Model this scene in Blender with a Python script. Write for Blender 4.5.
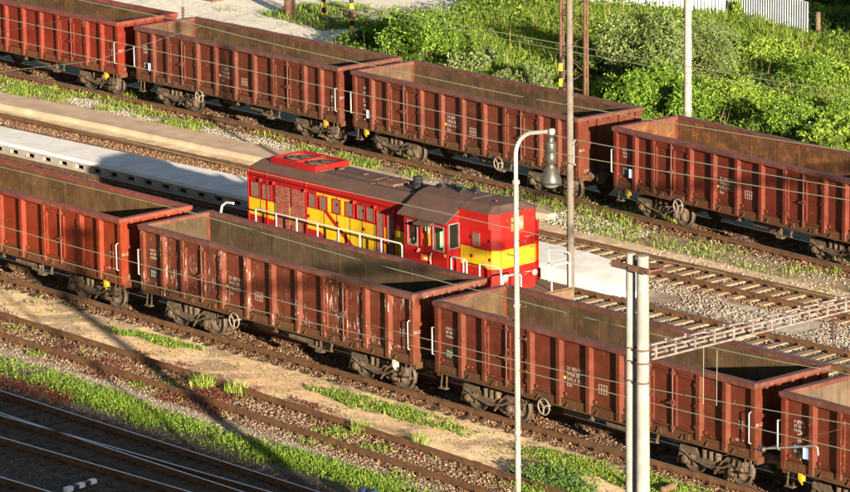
import bpy, math, random
import numpy as np
from mathutils import Vector, Matrix

# ------------------------------------------------------------------ camera, light, exposure
S = bpy.context.scene
for o in list(bpy.data.objects): bpy.data.objects.remove(o)
COL = S.collection
F_PX, TH, PS, RO = 4176.803, 0.229561, 0.722793, -0.0126276
CAM = Vector((96.30268, -80.10118, 32.59573))
Fw = Vector((-math.cos(PS)*math.cos(TH), math.sin(PS)*math.cos(TH), -math.sin(TH)))
R0 = Vector((math.sin(PS), math.cos(PS), 0)); U0 = R0.cross(Fw)
c_, s_ = math.cos(RO), math.sin(RO)
R1 = c_*R0 + s_*U0; U1 = -s_*R0 + c_*U0
cd = bpy.data.cameras.new('camera'); cam = bpy.data.objects.new('camera', cd); COL.objects.link(cam)
cam.matrix_world = Matrix(((R1.x, U1.x, -Fw.x, CAM.x), (R1.y, U1.y, -Fw.y, CAM.y), (R1.z, U1.z, -Fw.z, CAM.z), (0, 0, 0, 1)))
cd.sensor_width = 36; cd.lens = F_PX/850*36; cd.clip_start = 1; cd.clip_end = 6000
S.camera = cam
SUN_AZ, SUN_EL = math.radians(20.5), math.radians(11.0)
sund = Vector((math.cos(SUN_EL)*math.cos(SUN_AZ), -math.cos(SUN_EL)*math.sin(SUN_AZ), math.sin(SUN_EL)))  # towards the sun
w = bpy.data.worlds.new('World'); S.world = w; w.use_nodes = True
nt = w.node_tree; nt.nodes.clear()
sk = nt.nodes.new('ShaderNodeTexSky'); sk.sky_type = 'NISHITA'; sk.sun_disc = False
sk.sun_elevation = SUN_EL; sk.sun_rotation = math.atan2(sund.x, sund.y)
sk.air_density = 1.0; sk.dust_density = 1.0
bg = nt.nodes.new('ShaderNodeBackground'); bg.inputs['Strength'].default_value = 0.038
wo = nt.nodes.new('ShaderNodeOutputWorld')
nt.links.new(sk.outputs[0], bg.inputs[0]); nt.links.new(bg.outputs[0], wo.inputs[0])
sl = bpy.data.lights.new('sun', 'SUN'); sl.energy = 5.0; sl.angle = math.radians(0.5); sl.color = (1.0, 0.85, 0.64)
so = bpy.data.objects.new('sun', sl); COL.objects.link(so); so.location = (60, -40, 60)
so.rotation_euler = sund.to_track_quat('Z', 'Y').to_euler()
S.view_settings.view_transform = 'Standard'; S.view_settings.look = 'None'
S.view_settings.exposure = 1.92; S.view_settings.gamma = 1.0; S.view_settings.use_curve_mapping = False

rng = np.random.default_rng(7); random.seed(7)

# ------------------------------------------------------------------ materials
def new_mat(name):
    m = bpy.data.materials.new(name); m.use_nodes = True
    t = m.node_tree; b = t.nodes['Principled BSDF']
    return m, t, b
def nz(t, scale, detail=4, vec=None, rough=.55, mapping=None):
    g = t.nodes.new('ShaderNodeNewGeometry')
    src = g.outputs['Position']
    if mapping:
        mp = t.nodes.new('ShaderNodeMapping'); mp.inputs['Scale'].default_value = mapping
        t.links.new(src, mp.inputs['Vector']); src = mp.outputs['Vector']
    n = t.nodes.new('ShaderNodeTexNoise'); n.inputs['Scale'].default_value = scale; n.inputs['Detail'].default_value = detail
    n.inputs['Roughness'].default_value = rough
    t.links.new(src, n.inputs['Vector']); return n.outputs['Fac']
def ramp(t, fac, a, b):
    r = t.nodes.new('ShaderNodeMapRange'); r.inputs['From Min'].default_value = a; r.inputs['From Max'].default_value = b
    r.clamp = True
    t.links.new(fac, r.inputs['Value']); return r.outputs['Result']
def mul(t, a, b):
    n = t.nodes.new('ShaderNodeMath'); n.operation = 'MULTIPLY'
    for i, v in ((0, a), (1, b)):
        if isinstance(v, (int, float)): n.inputs[i].default_value = v
        else: t.links.new(v, n.inputs[i])
    return n.outputs[0]
def mix(t, fac, a, b, mode='MIX'):
    n = t.nodes.new('ShaderNodeMix'); n.data_type = 'RGBA'; n.blend_type = mode
    if isinstance(fac, (int, float)): n.inputs[0].default_value = fac
    else: t.links.new(fac, n.inputs[0])
    for i, v in ((6, a), (7, b)):
        if isinstance(v, tuple): n.inputs[i].default_value = (*v[:3], 1)
        else: t.links.new(v, n.inputs[i])
    return n.outputs[2]
def bump(t, b, fac, strength, dist=.02):
    n = t.nodes.new('ShaderNodeBump'); n.inputs['Strength'].default_value = strength; n.inputs['Distance'].default_value = dist
    t.links.new(fac, n.inputs['Height']); t.links.new(n.outputs[0], b.inputs['Normal'])
def simple(name, col, rough=.7, metal=0, var=.3, scale=6, dirt=None, dirt_amt=.5, dirt_scale=2.5, bmp=0):
    m, t, b = new_mat(name)
    f = nz(t, scale)
    c = mix(t, ramp(t, f, .3, .7), tuple(v*(1-var) for v in col), tuple(min(1, v*(1+var)) for v in col))
    if dirt: c = mix(t, mul(t, ramp(t, nz(t, dirt_scale, 5), .42, .68), dirt_amt), c, dirt)
    t.links.new(c, b.inputs['Base Color']); b.inputs['Roughness'].default_value = rough; b.inputs['Metallic'].default_value = metal; b.inputs['Specular IOR Level'].default_value = .5 if metal else .28
    if bmp: bump(t, b, nz(t, scale*6), bmp)
    return m
def wagon_paint(name, col, smear=0.0, fade=.35, rust=.45):
    m, t, b = new_mat(name)
    lo = nz(t, .7, 4); mid = nz(t, 3.2, 5)
    c = mix(t, ramp(t, lo, .3, .7), tuple(v*.72 for v in col), tuple(v*1.18 for v in col))
    # sun-faded, chalky patches
    c = mix(t, mul(t, ramp(t, mid, .45, .75), fade), c, (col[0]*1.3+.015, col[1]*1.5+.014, col[2]*1.3+.01))
    # vertical rust runs
    st = nz(t, 1.0, 5, mapping=(9, 9, .9), rough=.6)
    c = mix(t, mul(t, ramp(t, st, .50, .72), rust), c, (.05, .018, .009))
    # blotches of bare rust
    c = mix(t, mul(t, ramp(t, nz(t, 5, 6, rough=.65), .60, .70), .7), c, (.08, .03, .012))
    # grime low on the body (brake dust)
    g = t.nodes.new('ShaderNodeNewGeometry'); sx = t.nodes.new('ShaderNodeSeparateXYZ'); t.links.new(g.outputs['Position'], sx.inputs[0])
    low = ramp(t, sx.outputs['Z'], 1.65, 1.05)
    c = mix(t, mul(t, mul(t, low, ramp(t, mid, .3, .6)), .6), c, (.065, .038, .020))
    # chips
    c = mix(t, mul(t, ramp(t, nz(t, 13, 3), .70, .73), .55), c, (.36, .32, .29))
    if smear:
        sm = nz(t, 1.0, 6, mapping=(13, 13, 2.2), rough=.7)
        area = ramp(t, nz(t, .6, 2), .44, .52)
        c = mix(t, mul(t, mul(t, ramp(t, sm, .575, .62), area), smear), c, (.55, .52, .48))
    t.links.new(c, b.inputs['Base Color'])
    b.inputs['Roughness'].default_value = .62; b.inputs['Specular IOR Level'].default_value = .22
    t.links.new(ramp(t, mid, -.6, 1.6), b.inputs['Roughness'])
    bump(t, b, nz(t, 2.2, 3), .25, .03)
    return m
def interior_paint(name, base, rustc=(.30, .13, .045), dark=(.035, .025, .017), amt=.6):
    m, t, b = new_mat(name)
    c = mix(t, ramp(t, nz(t, 1.1, 5), .35, .65), tuple(v*.7 for v in base), tuple(v*1.25 for v in base))
    c = mix(t, mul(t, ramp(t, nz(t, 2.6, 6, rough=.7), .50, .68), amt), c, rustc)
    c = mix(t, mul(t, ramp(t, nz(t, 1, 5, mapping=(6, 6, .6)), .50, .72), .6), c, dark)
    c = mix(t, mul(t, ramp(t, nz(t, 9, 4), .66, .70), .35), c, (.26, .22, .17))
    t.links.new(c, b.inputs['Base Color']); b.inputs['Roughness'].default_value = .8; b.inputs['Specular IOR Level'].default_value = .15
    bump(t, b, nz(t, 3, 4), .3, .03)
    return m
def attr_mat(name, rough=.95, fine=30, amt=.35, bmp=.6, transl=0.0):
    m, t, b = new_mat(name)
    a = t.nodes.new('ShaderNodeAttribute'); a.attribute_name = 'tint'
    c = a.outputs['Color']
    if fine:
        v = ramp(t, nz(t, fine, 5, rough=.7), .3, .7)
        vv = t.nodes.new('ShaderNodeMapRange'); vv.inputs['To Min'].default_value = 1-amt; vv.inputs['To Max'].default_value = 1+amt
        t.links.new(v, vv.inputs['Value'])
        c = mix(t, 1.0, c, vv.outputs[0], 'MULTIPLY')
        if bmp: bump(t, b, nz(t, fine*.6, 4, rough=.7), bmp, .03)
    t.links.new(c, b.inputs['Base Color']); b.inputs['Roughness'].default_value = rough
    b.inputs['Specular IOR Level'].default_value = .25
    if transl:
        o = t.nodes['Material Output']; tr = t.nodes.new('ShaderNodeBsdfTranslucent'); ms = t.nodes.new('ShaderNodeMixShader')
        t.links.new(mix(t, 1.0, c, (1.0, 1.0, .45), 'MULTIPLY'), tr.inputs['Color']); ms.inputs[0].default_value = transl
        t.links.new(b.outputs[0], ms.inputs[1]); t.links.new(tr.outputs[0], ms.inputs[2]); t.links.new(ms.outputs[0], o.inputs['Surface'])
    return m

M = {}
M['ground'] = attr_mat('ground_soil', fine=9, amt=.34, bmp=.45)
M['stone'] = attr_mat('ballast_stone', fine=0, rough=.9)
M['leaf'] = attr_mat('leaf', fine=0, rough=.75, transl=.35)
M['rail_side'] = simple('rail_rust', (.11, .052, .022), .85, 0, .35, 3, (.06, .03, .018), .5)
M['rail_top'] = simple('rail_head_worn', (.30, .25, .21), .35, .8, .2, 8, (.14, .07, .035), .5, 4)
M['rail_bright'] = simple('rail_head_polished', (.36, .40, .48), .25, 1, .1, 8)
M['sleeper_wood_and_core_shade'] = simple('sleeper_wood_and_core_shade', (.06, .038, .025), .9, 0, .4, 5, (.11, .075, .05), .6, 3, .5)
M['sleeper_pale'] = simple('sleeper_pale', (.26, .185, .12), .9, 0, .22, 5, (.2, .13, .08), .55, 3, .4)
M['plate'] = simple('base_plate_rust', (.075, .038, .02), .85, 0, .4, 9)
M['concrete'] = simple('concrete_pale', (.66, .65, .64), .85, 0, .07, 2, (.50, .47, .43), .5, 1.2, .05)
M['concrete_edge'] = simple('concrete_edge', (.30, .27, .23), .9, 0, .2, 3, (.2, .16, .12), .5, 2, .3)
M['asphalt_old'] = simple('asphalt_old', (.46, .345, .25), .95, 0, .16, 1.5, (.30, .21, .145), .5, .9, .2)
M['pole_concrete'] = simple('pole_concrete', (.25, .24, .225), .8, 0, .14, 5, (.15, .135, .115), .5, 2.2, .2)
M['mast_concrete'] = simple('mast_concrete', (.135, .115, .098), .85, 0, .2, 4, (.09, .07, .055), .6, 1.8, .2)
M['steel_grey'] = simple('steel_grey', (.30, .30, .29), .45, .5, .2, 6, (.16, .13, .1), .4)
M['steel_rust'] = simple('steel_rust', (.115, .060, .038), .75, 0, .35, 7, (.08, .045, .03), .5)
M['beam_faded'] = simple('beam_faded', (.20, .17, .155), .7, 0, .3, 9, (.085, .05, .04), .85, 6)
M['lamp_metal'] = simple('lamp_metal', (.075, .073, .066), .4, .5, .2, 8, (.12, .1, .08), .5)
M['white'] = simple('white_paint', (.46, .445, .41), .5, 0, .08, 6, (.3, .25, .2), .45, 6)
M['yellow'] = simple('yellow_paint', (.50, .32, .012), .5, 0, .08, 4, (.40, .24, .04), .35, 4)
M['yellow_mark'] = simple('yellow_mark', (.75, .55, .05), .6, 0, .15, 8)
M['black'] = simple('black_paint', (.02, .02, .022), .6, 0, .2, 8)
M['red'] = simple('red_paint', (.27, .008, .008), .5, 0, .16, 1.6, (.12, .014, .010), .6, 1.8)
M['red'] = wagon_paint('red_paint_worn', (.27, .008, .008), 0, .10, .42)
M['yellow'] = wagon_paint('yellow_paint_worn', (.50, .32, .012), 0, .08, .30)
M['red_dark'] = simple('red_dark_paint_and_shade', (.15, .004, .004), .5, 0, .15, 2)
M['red_bright'] = wagon_paint('red_bright_worn', (.34, .010, .008), 0, .08, .3)
M['roof_brown'] = simple('roof_brown', (.085, .048, .038), .7, 0, .18, 1.6, (.055, .035, .028), .6, 2.4)
M['deck_brown'] = simple('deck_brown', (.14, .085, .05), .85, 0, .3, 5, (.12, .07, .04), .5)
M['vent_brown'] = simple('vent_brown', (.13, .085, .065), .75, 0, .2, 10)
M['grille'] = simple('grille_red', (.19, .04, .025), .7, 0, .5, 14, (.22, .14, .10), .7, 12)
M['cab_green'] = simple('cab_green', (.62, .80, .50), .6, 0, .1, 3)
M['orange_dull'] = simple('orange_dull', (.36, .13, .015), .6, 0, .2, 6)
M['orange'] = simple('orange_paint', (.75, .22, .02), .5, 0, .1, 4)
M['bogie'] = simple('bogie_grime', (.085, .06, .04), .85, 0, .45, 8, (.045, .03, .022), .6, 5)
M['wheel'] = simple('wheel_steel', (.07, .05, .036), .7, .2, .3, 7)
M['rubber'] = simple('dark_hose', (.025, .022, .02), .7)
M['wire'] = simple('wire_copper', (.22, .235, .15), .6, .2, .1, 3)
M['insul'] = simple('insulator_brown', (.05, .03, .022), .3, 0, .2, 8)
M['wheel_rim'] = simple('hand_wheel_pale', (.20, .165, .14), .7, 0, .25, 9)
M['text'] = simple('lettering_white', (.30, .265, .235), .8, 0, .3, 20)
M['chalk'] = simple('chalk_mark', (.42, .36, .30), .9, 0, .35, 20)
M['label_white'] = simple('label_white', (.8, .8, .8), .6, 0, .03, 8)
M['label_blue'] = simple('label_blue', (.22, .33, .65), .6, 0, .05, 8)
M['hazard_y'] = simple('hazard_yellow', (.72, .52, .03), .6, 0, .15, 5)
M['corrugated'] = simple('corrugated_zinc', (.54, .58, .65), .45, .35, .12, .6, (.30, .2, .14), .35, 1.4)
M['bark'] = simple('bark', (.11, .08, .05), .9, 0, .3, 8)
M['brick'] = simple('shade_building_plaster', (.42, .35, .27), .9, 0, .1, 2)
M['skin'] = simple('skin', (.50, .28, .19), .6, 0, .05, 6)
M['jacket'] = simple('orange_jacket', (.80, .17, .02), .8, 0, .1, 12)
M['trousers'] = simple('dark_trousers', (.04, .045, .07), .85, 0, .2, 12)
M['hair'] = simple('dark_hair', (.03, .02, .015), .7)
M['blue_signal'] = simple('signal_dark_blue', (.03, .05, .11), .5, 0, .3, 9)
M['dirt_load'] = simple('wagon_floor_dirt', (.20, .15, .11), .95, 0, .35, 3, (.09, .065, .045), .6, 1.2, .6)
m, t, b = new_mat('window_glass'); b.inputs['Base Color'].default_value = (.03, .04, .035, 1); b.inputs['Roughness'].default_value = .06
tr_ = t.nodes.new('ShaderNodeBsdfTransparent'); tr_.inputs['Color'].default_value = (.86, .92, .87, 1); ms_ = t.nodes.new('ShaderNodeMixShader'); ms_.inputs[0].default_value = .86
t.links.new(b.outputs[0], ms_.inputs[1]); t.links.new(tr_.outputs[0], ms_.inputs[2]); t.links.new(ms_.outputs[0], t.nodes['Material Output'].inputs['Surface']); M['glass'] = m
m, t, b = new_mat('dark_glass'); b.inputs['Base Color'].default_value = (.02, .025, .03, 1); b.inputs['Roughness'].default_value = .08; M['dark_glass'] = m
m, t, b = new_mat('lamp_glass'); b.inputs['Base Color'].default_value = (.20, .20, .19, 1); b.inputs['Roughness'].default_value = .15; M['lamp_glass'] = m

# ------------------------------------------------------------------ helpers
def tag(o, label=None, cat=None, group=None, kind=None):
    if label: o['label'] = label
    if cat: o['category'] = cat
    if group: o['group'] = group
    if kind: o['kind'] = kind
    return o
def empty(name, loc, rz=0, label=None, cat=None, group=None, parent=None):
    o = bpy.data.objects.new(name, None); COL.objects.link(o); o.location = loc; o.rotation_euler = (0, 0, rz); o.empty_display_size = .3
    if parent: o.parent = parent
    return tag(o, label, cat, group)
class MB:
    def __init__(s): s.v = []; s.f = []; s.m = []; s.sm = []
    def add(s, vs, fs, m=0, smooth=False):
        n = len(s.v); s.v += [tuple(v) for v in vs]; s.f += [tuple(i+n for i in f) for f in fs]; s.m += [m]*len(fs); s.sm += [smooth]*len(fs); return s
    def box(s, x0, x1, y0, y1, z0, z1, m=0):
        if x0 > x1: x0, x1 = x1, x0
        if y0 > y1: y0, y1 = y1, y0
        if z0 > z1: z0, z1 = z1, z0
        return s.add([(x0,y0,z0),(x1,y0,z0),(x1,y1,z0),(x0,y1,z0),(x0,y0,z1),(x1,y0,z1),(x1,y1,z1),(x0,y1,z1)],
                     [(0,3,2,1),(4,5,6,7),(0,1,5,4),(1,2,6,5),(2,3,7,6),(3,0,4,7)], m)
    def prism(s, poly, axis, a, b, m=0):
        # poly: 2D points; axis 'x': poly=(y,z); 'y': poly=(x,z); 'z': poly=(x,y)
        n = len(poly)
        def P(p, c): return (c, p[0], p[1]) if axis == 'x' else ((p[0], c, p[1]) if axis == 'y' else (p[0], p[1], c))
        vs = [P(p, a) for p in poly]+[P(p, b) for p in poly]
        fs = [tuple(range(n)), tuple(range(2*n-1, n-1, -1))]+[(i, i+n, (i+1) % n+n, (i+1) % n) for i in range(n)]
        return s.add(vs, fs, m)
    def tube(s, pts, r, n=8, m=0, cap=True, r2=None):
        pts = [Vector(p) for p in pts]; k = len(pts); vs = []
        up = Vector((0, 0, 1)); d0 = (pts[1]-pts[0]).normalized()
        if abs(d0.dot(up)) > .95: up = Vector((1, 0, 0))
        for i, p in enumerate(pts):
            d = (pts[min(i+1, k-1)]-pts[max(i-1, 0)]).normalized()
            a = d.cross(up); a = a.normalized() if a.length > 1e-4 else Vector((1, 0, 0)); c = a.cross(d).normalized(); up = c
            rr = r if r2 is None else r+(r2-r)*i/(k-1)
            if isinstance(r, (list, tuple)): rr = r[i]
            for j in range(n):
                q = 2*math.pi*j/n; vs.append(p+a*(rr*math.cos(q))+c*(rr*math.sin(q)))
        fs = [(i*n+j, i*n+(j+1) % n, (i+1)*n+(j+1) % n, (i+1)*n+j) for i in range(k-1) for j in range(n)]
        s.add(vs, fs, m, n > 5)
        if cap:
            s.add(vs[:n], [tuple(range(n-1, -1, -1))], m); s.add(vs[-n:], [tuple(range(n))], m)
        return s
    def lathe(s, c, prof, n=16, m=0, axis='z'):
        c = Vector(c); vs = []
        for (r, h) in prof:
            for j in range(n):
                q = 2*math.pi*j/n; a, b_ = r*math.cos(q), r*math.sin(q)
                vs.append(c+Vector((a, b_, h) if axis == 'z' else ((a, h, b_) if axis == 'y' else (h, a, b_))))
        k = len(prof)
        s.add(vs, [(i*n+j, i*n+(j+1) % n, (i+1)*n+(j+1) % n, (i+1)*n+j) for i in range(k-1) for j in range(n)], m, True)
        s.add(vs[:n], [tuple(range(n-1, -1, -1))], m); s.add(vs[-n:], [tuple(range(n))], m)
        return s
    def torus(s, c, R, r, axis='y', n=20, k=6, m=0):
        c = Vector(c); vs = []
        for i in range(n):
            q = 2*math.pi*i/n
            for j in range(k):
                p = 2*math.pi*j/k; rr = R+r*math.cos(p); h = r*math.sin(p)
                a, b_ = rr*math.cos(q), rr*math.sin(q)
                vs.append(c+Vector((a, h, b_) if axis == 'y' else ((h, a, b_) if axis == 'x' else (a, b_, h))))
        s.add(vs, [(i*k+j, ((i+1) % n)*k+j, ((i+1) % n)*k+(j+1) % k, i*k+(j+1) % k) for i in range(n) for j in range(k)], m, True)
        return s
    def bar(s, p, q, w, h, m=0):
        p, q = Vector(p), Vector(q); d = (q-p).normalized(); up = Vector((0, 0, 1))
        if abs(d.dot(up)) > .95: up = Vector((1, 0, 0))
        a = d.cross(up).normalized()*(w/2); c = a.cross(d).normalized()*(h/2)
        vs = [e+x*a+y*c for e in (p, q) for x, y in ((-1,-1),(1,-1),(1,1),(-1,1))]
        return s.add(vs, [(0,3,2,1),(4,5,6,7),(0,1,5,4),(1,2,6,5),(2,3,7,6),(3,0,4,7)], m)
    def build(s, name, mats, parent=None, loc=None, fix=True):
        me = bpy.data.meshes.new(name); me.from_pydata([tuple(v) for v in s.v], [], s.f)
        if not isinstance(mats, (list, tuple)): mats = [mats]
        for k in mats: me.materials.append(M[k] if isinstance(k, str) else k)
        me.polygons.foreach_set('material_index', s.m); me.polygons.foreach_set('use_smooth', s.sm)
        if fix:
            import bmesh
            bm = bmesh.new(); bm.from_mesh(me); bmesh.ops.recalc_face_normals(bm, faces=bm.faces); bm.to_mesh(me); bm.free()
        me.update()
        o = bpy.data.objects.new(name, me); COL.objects.link(o)
        if parent: o.parent = parent
        if loc: o.location = loc
        return o
def dented(mb, fixed, axis_, u0, u1, z0, z1, amp, m, seed):
    # a thin plate as a grid whose surface is buckled in and out
    nu = max(2, int((u1-u0)/.16)); nz_ = max(2, int((z1-z0)/.18)); vs = []
    for i in range(nu+1):
        for j in range(nz_+1):
            u = u0+(u1-u0)*i/nu; z = z0+(z1-z0)*j/nz_
            k = min(1, min(i, nu-i)/1.5)*min(1, min(j, nz_-j)/1.5)
            d = fixed+amp*k*(float(fb(u+seed*7.7, z*1.3+seed, .75, 3))-.5)*2
            vs.append((u, d, z) if axis_ == 'y' else (d, u, z))
    mb.add(vs, [(i*(nz_+1)+j, (i+1)*(nz_+1)+j, (i+1)*(nz_+1)+j+1, i*(nz_+1)+j+1) for i in range(nu) for j in range(nz_)], m, True)
def copy_tree(o, parent=None):
    c = o.copy(); COL.objects.link(c); c.parent = parent
    for ch in [x for x in bpy.data.objects if x.parent == o and x != c]: copy_tree(ch, c)
    return c
def text_mesh(name, s, size, mat, parent, loc, rot=(math.pi/2, 0, 0), rotz=0, align='LEFT', spacing=1.0):
    cu = bpy.data.curves.new(name, 'FONT'); cu.body = s; cu.size = size; cu.extrude = .002; cu.align_x = align; cu.space_line = spacing; cu.resolution_u = 2
    tmp = bpy.data.objects.new(name+'_tmp', cu); COL.objects.link(tmp)
    dg = bpy.context.evaluated_depsgraph_get(); dg.update()
    me = bpy.data.meshes.new_from_object(tmp.evaluated_get(dg)); bpy.data.objects.remove(tmp); bpy.data.curves.remove(cu)
    me.materials.clear(); me.materials.append(M[mat])
    o = bpy.data.objects.new(name, me); COL.objects.link(o); o.parent = parent; o.location = loc; o.rotation_euler = rot
    return o
def fast_mesh(name, V, Fc, nper, mat, tint=None, parent=None):
    me = bpy.data.meshes.new(name); nf = len(Fc)
    me.vertices.add(len(V)); me.vertices.foreach_set('co', np.asarray(V, np.float32).ravel())
    me.loops.add(nf*nper); me.loops.foreach_set('vertex_index', np.asarray(Fc, np.int32).ravel())
    me.polygons.add(nf); me.polygons.foreach_set('loop_start', np.arange(nf, dtype=np.int32)*nper); 
    me.update(calc_edges=True)
    if tint is not None:
        a = me.color_attributes.new('tint', 'FLOAT_COLOR', 'POINT')
        a.data.foreach_set('color', np.concatenate([tint, np.ones((len(V), 1))], 1).astype(np.float32).ravel())
    me.materials.append(M[mat] if isinstance(mat, str) else mat)
    me.validate()
    o = bpy.data.objects.new(name, me); COL.objects.link(o)
    if parent: o.parent = parent
    return o

# ------------------------------------------------------------------ noise in numpy
_lat = rng.random((256, 256))
def vn(x, y, s, seed=0):
    x = np.asarray(x)/s+seed*17.3; y = np.asarray(y)/s+seed*9.1
    xi = np.floor(x).astype(int); yi = np.floor(y).astype(int); fx = x-xi; fy = y-yi
    fx = fx*fx*(3-2*fx); fy = fy*fy*(3-2*fy)
    g = lambda a, b_: _lat[a & 255, b_ & 255]
    return (g(xi, yi)*(1-fx)+g(xi+1, yi)*fx)*(1-fy)+(g(xi, yi+1)*(1-fx)+g(xi+1, yi+1)*fx)*fy
def fb(x, y, s, seed=0): return (vn(x, y, s, seed)*.5+vn(x, y, s/2.1, seed+1)*.3+vn(x, y, s/4.3, seed+2)*.2)

# ------------------------------------------------------------------ tracks: centre lines
def yA(X): return .04-.0003*(X-2)**2*.7
def yC(X): return -4.80-.028*X-.0006*X*X
def yT1a(X): return -10.32+0*X
def yT1b(X): return -11.93+.06*X
def yT0(X): return -16.05+.06*X
def yL(X): return 6.0+0*X
def yT4(X): return 11.0+.025*X
def yT5(X): return 16.08+.018*X-.0004*X*X
def yB(X): return 22.0-.00078*(X+32)**2

def inpoly(X, Y, poly):
    r = np.zeros(X.shape, bool); n = len(poly)
    for i in range(n):
        x0, y0 = poly[i]; x1, y1 = poly[(i+1) % n]
        if y0 == y1: continue
        c = ((y0 > Y) != (y1 > Y)) & (X < (x1-x0)*(Y-y0)/(y1-y0)+x0); r ^= c
    return r
YARD = [(-54.1, 27), (-41.0, 27), (-38.6, 34.8), (-42.4, 38.7), (-43.2, 40.0), (-41.5, 41.8), (-43.0, 44.5), (-45.0, 49), (-52.9, 75), (-90, 75), (-90, 27)]
ISL = [(-48.57, 38.0), (-49.3, 40.3), (-48.3, 42.3), (-46.2, 42.6), (-42.41, 38.9), (-43.0, 37.2), (-45.55, 37.3)]
GRA = [(2.2, -2.1), (3.67, -1.8), (6.21, -1.65), (9.78, -1.95), (10.3, -2.5), (7.29, -2.75), (3.99, -2.55)]
GRB = [(-7.9, -2.1), (-5.9, -1.65), (-3.1, -1.65), (-3.5, -2.1), (-6.68, -2.3)]
GRC = [(11.7, -1.9), (14.4, -1.45), (17.92, -1.35), (21, -1.6), (19, -2.8), (14.2, -2.75), (12.0, -2.4)]
GRE = [(13.4, -3.9), (13.6, -2.9), (15.2, -3.0), (17, -3.9), (17, -5), (15.3, -5.0)]

def zones(X, Y):
    """base colour (real soil colours), grass density, red weed density at ground points"""
    n1 = fb(X, Y, 2.2, 1); n2 = fb(X, Y, .8, 5); n3 = fb(X, Y, 7, 9)
    Yn = Y+(n2-.5)*.7; Xn = X+(n1-.5)*1.2
    C = np.empty(X.shape+(3,)); C[:] = (.10, .10, .045)
    gr = np.where((Y > -6) & (Y < -1.2), .02*(n2 > .5), 0.0); rd = np.zeros(X.shape)
    def setc(mask, a, b_=None, k=None):
        k_ = (np.clip((n1 if k is None else k)*2.4-.7, 0, 1))[mask][:, None]
        C[mask] = np.array(a)*(1-k_)+np.array(b_ if b_ is not None else a)*k_
    # far side vegetation
    gr[Y > 25.5] = 1
    # foreground
    setc(Y < -8.3, (.085, .066, .052), (.12, .098, .078))
    m = (Yn > -8.6) & (Yn < -7.0); setc(m, (.10, .085, .05), (.16, .13, .09)); 
    gd = np.clip(1.2-np.abs(Y+7.6+.25*np.sin(X*.35))/.75, 0, 1)*np.clip(n1*4-.95, .12, 1)*(.35+.65*(n2 > .40))
    gd *= np.where(X < -1.5, .45, 1.0)
    gr = np.maximum(gr, gd*(Y < -6)*(Y > -9))
    m = (Yn > -7.0) & (Yn < yC(X)-1.2); setc(m, (.30, .235, .17), (.42, .345, .26))
    m = np.abs(Yn-yC(X)) < 1.45; setc(m, (.16, .095, .06), (.30, .215, .15), n2)
    rd = np.where((Y > yC(X)-1.5) & (Y < yC(X)+1.6) & (X < 8), np.clip(fb(X, Y, 2.4, 21)*4-2.1, 0, 1), 0)
    rd = np.maximum(rd, np.where((Y > -9) & (Y < -7.6) & (X < -1), .8*np.clip(n1*3-1.1, 0, 1), 0))
    gr = np.maximum(gr, np.where((np.abs(Y-yC(X)) < 1.3), .5*np.clip(fb(X, Y, 1.5, 31)*5-3.1, 0, 1), 0))
    m = (Yn > yC(X)+1.15) & (Yn < -1.05); setc(m, (.60, .41, .24), (.76, .55, .345))
    m = m & (fb(X, Y, 1.2, 41) > .62); setc(m, (.36, .25, .16), (.47, .34, .22))
    for P in (GRA, GRB, GRC, GRE):
        mm = inpoly(Xn, Yn, P); gr[mm] = np.maximum(gr[mm], np.clip(fb(X[mm], Y[mm], .9, 91)*3.2-.75, .05, .95)); m2_ = mm & (n2 > .42); setc(m2_, (.22, .18, .085), (.32, .25, .13))
        near_ = inpoly(X+(n2-.5)*1.8, Y+(n2-.5)*1.5, P) & ~mm; gr[near_] = np.maximum(gr[near_], .10)
    m = (Yn > -1.15) & (Yn < 1.55); setc(m, (.13, .080, .050), (.24, .155, .10), n2)
    m = (Yn >= 1.5) & (Yn < 4.4); setc(m, (.24, .18, .12), (.30, .23, .16))
    m = (Yn >= 4.4) & (Yn < 7.7); setc(m, (.10, .08, .06), (.17, .13, .1))
    m = (Yn >= 7.7) & (Yn < 9.2); setc(m, (.20, .16, .12), (.28, .22, .17))
    m = (Yn >= 9.2) & (Yn < yT4(X)+2.0); setc(m, (.085, .072, .062), (.17, .145, .12), n2)
    m = (Yn >= yT4(X)+1.0) & (Yn < 15) & (X > -1); setc(m, (.34, .28, .22), (.46, .39, .32))
    m = m & (n3 > .55) & (Yn < 14.2); setc(m, (.22, .17, .12), (.3, .24, .18))
    m = np.abs(Yn-yT5(X)) < 1.35; setc(m, (.155, .085, .05), (.27, .17, .105), n2)
    y2 = yT5(X)+1.4
    m = (Yn >= y2) & (Yn < yB(X)-1.4); setc(m, (.47, .345, .22), (.60, .455, .31))
    # weeds and pale gravel between the narrow platform and the back train
    d = yB(X)-Y
    band = (d > 1.2) & (d < 3.4+(n1-.5)*1.4) & (Y > 18.2)
    setc(band, (.24, .18, .11), (.34, .27, .18))
    wg = band & (fb(X, Y, 1.6, 51) > .52) & (d > 1.7) & (X < -9); setc(wg, (.36, .32, .27), (.50, .46, .41))
    gb = np.where(band, np.clip(fb(X, Y, 1.7, 61)*5-2.15, 0, 1), 0)*np.where(X < -14, .62, .14)*np.where(wg, .25, 1)
    gr = np.maximum(gr, gb)
    gr = np.maximum(gr, np.where((Y > y2+.2) & (Y < yB(X)-3) & (X > -9), .22*np.clip(fb(X, Y, 1.7, 71)*6-3.8, 0, 1), 0))
    m = np.abs(Y-yB(X)) < 1.35; setc(m, (.125, .08, .05), (.20, .135, .085), n2)
    gr = np.where(m, .22*np.clip(n1*5-2.6, 0, 1), gr)
    m = (Y > yB(X)+1.3) & (Y < 26.5); setc(m, (.22, .2, .13), (.3, .26, .18))
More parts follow.
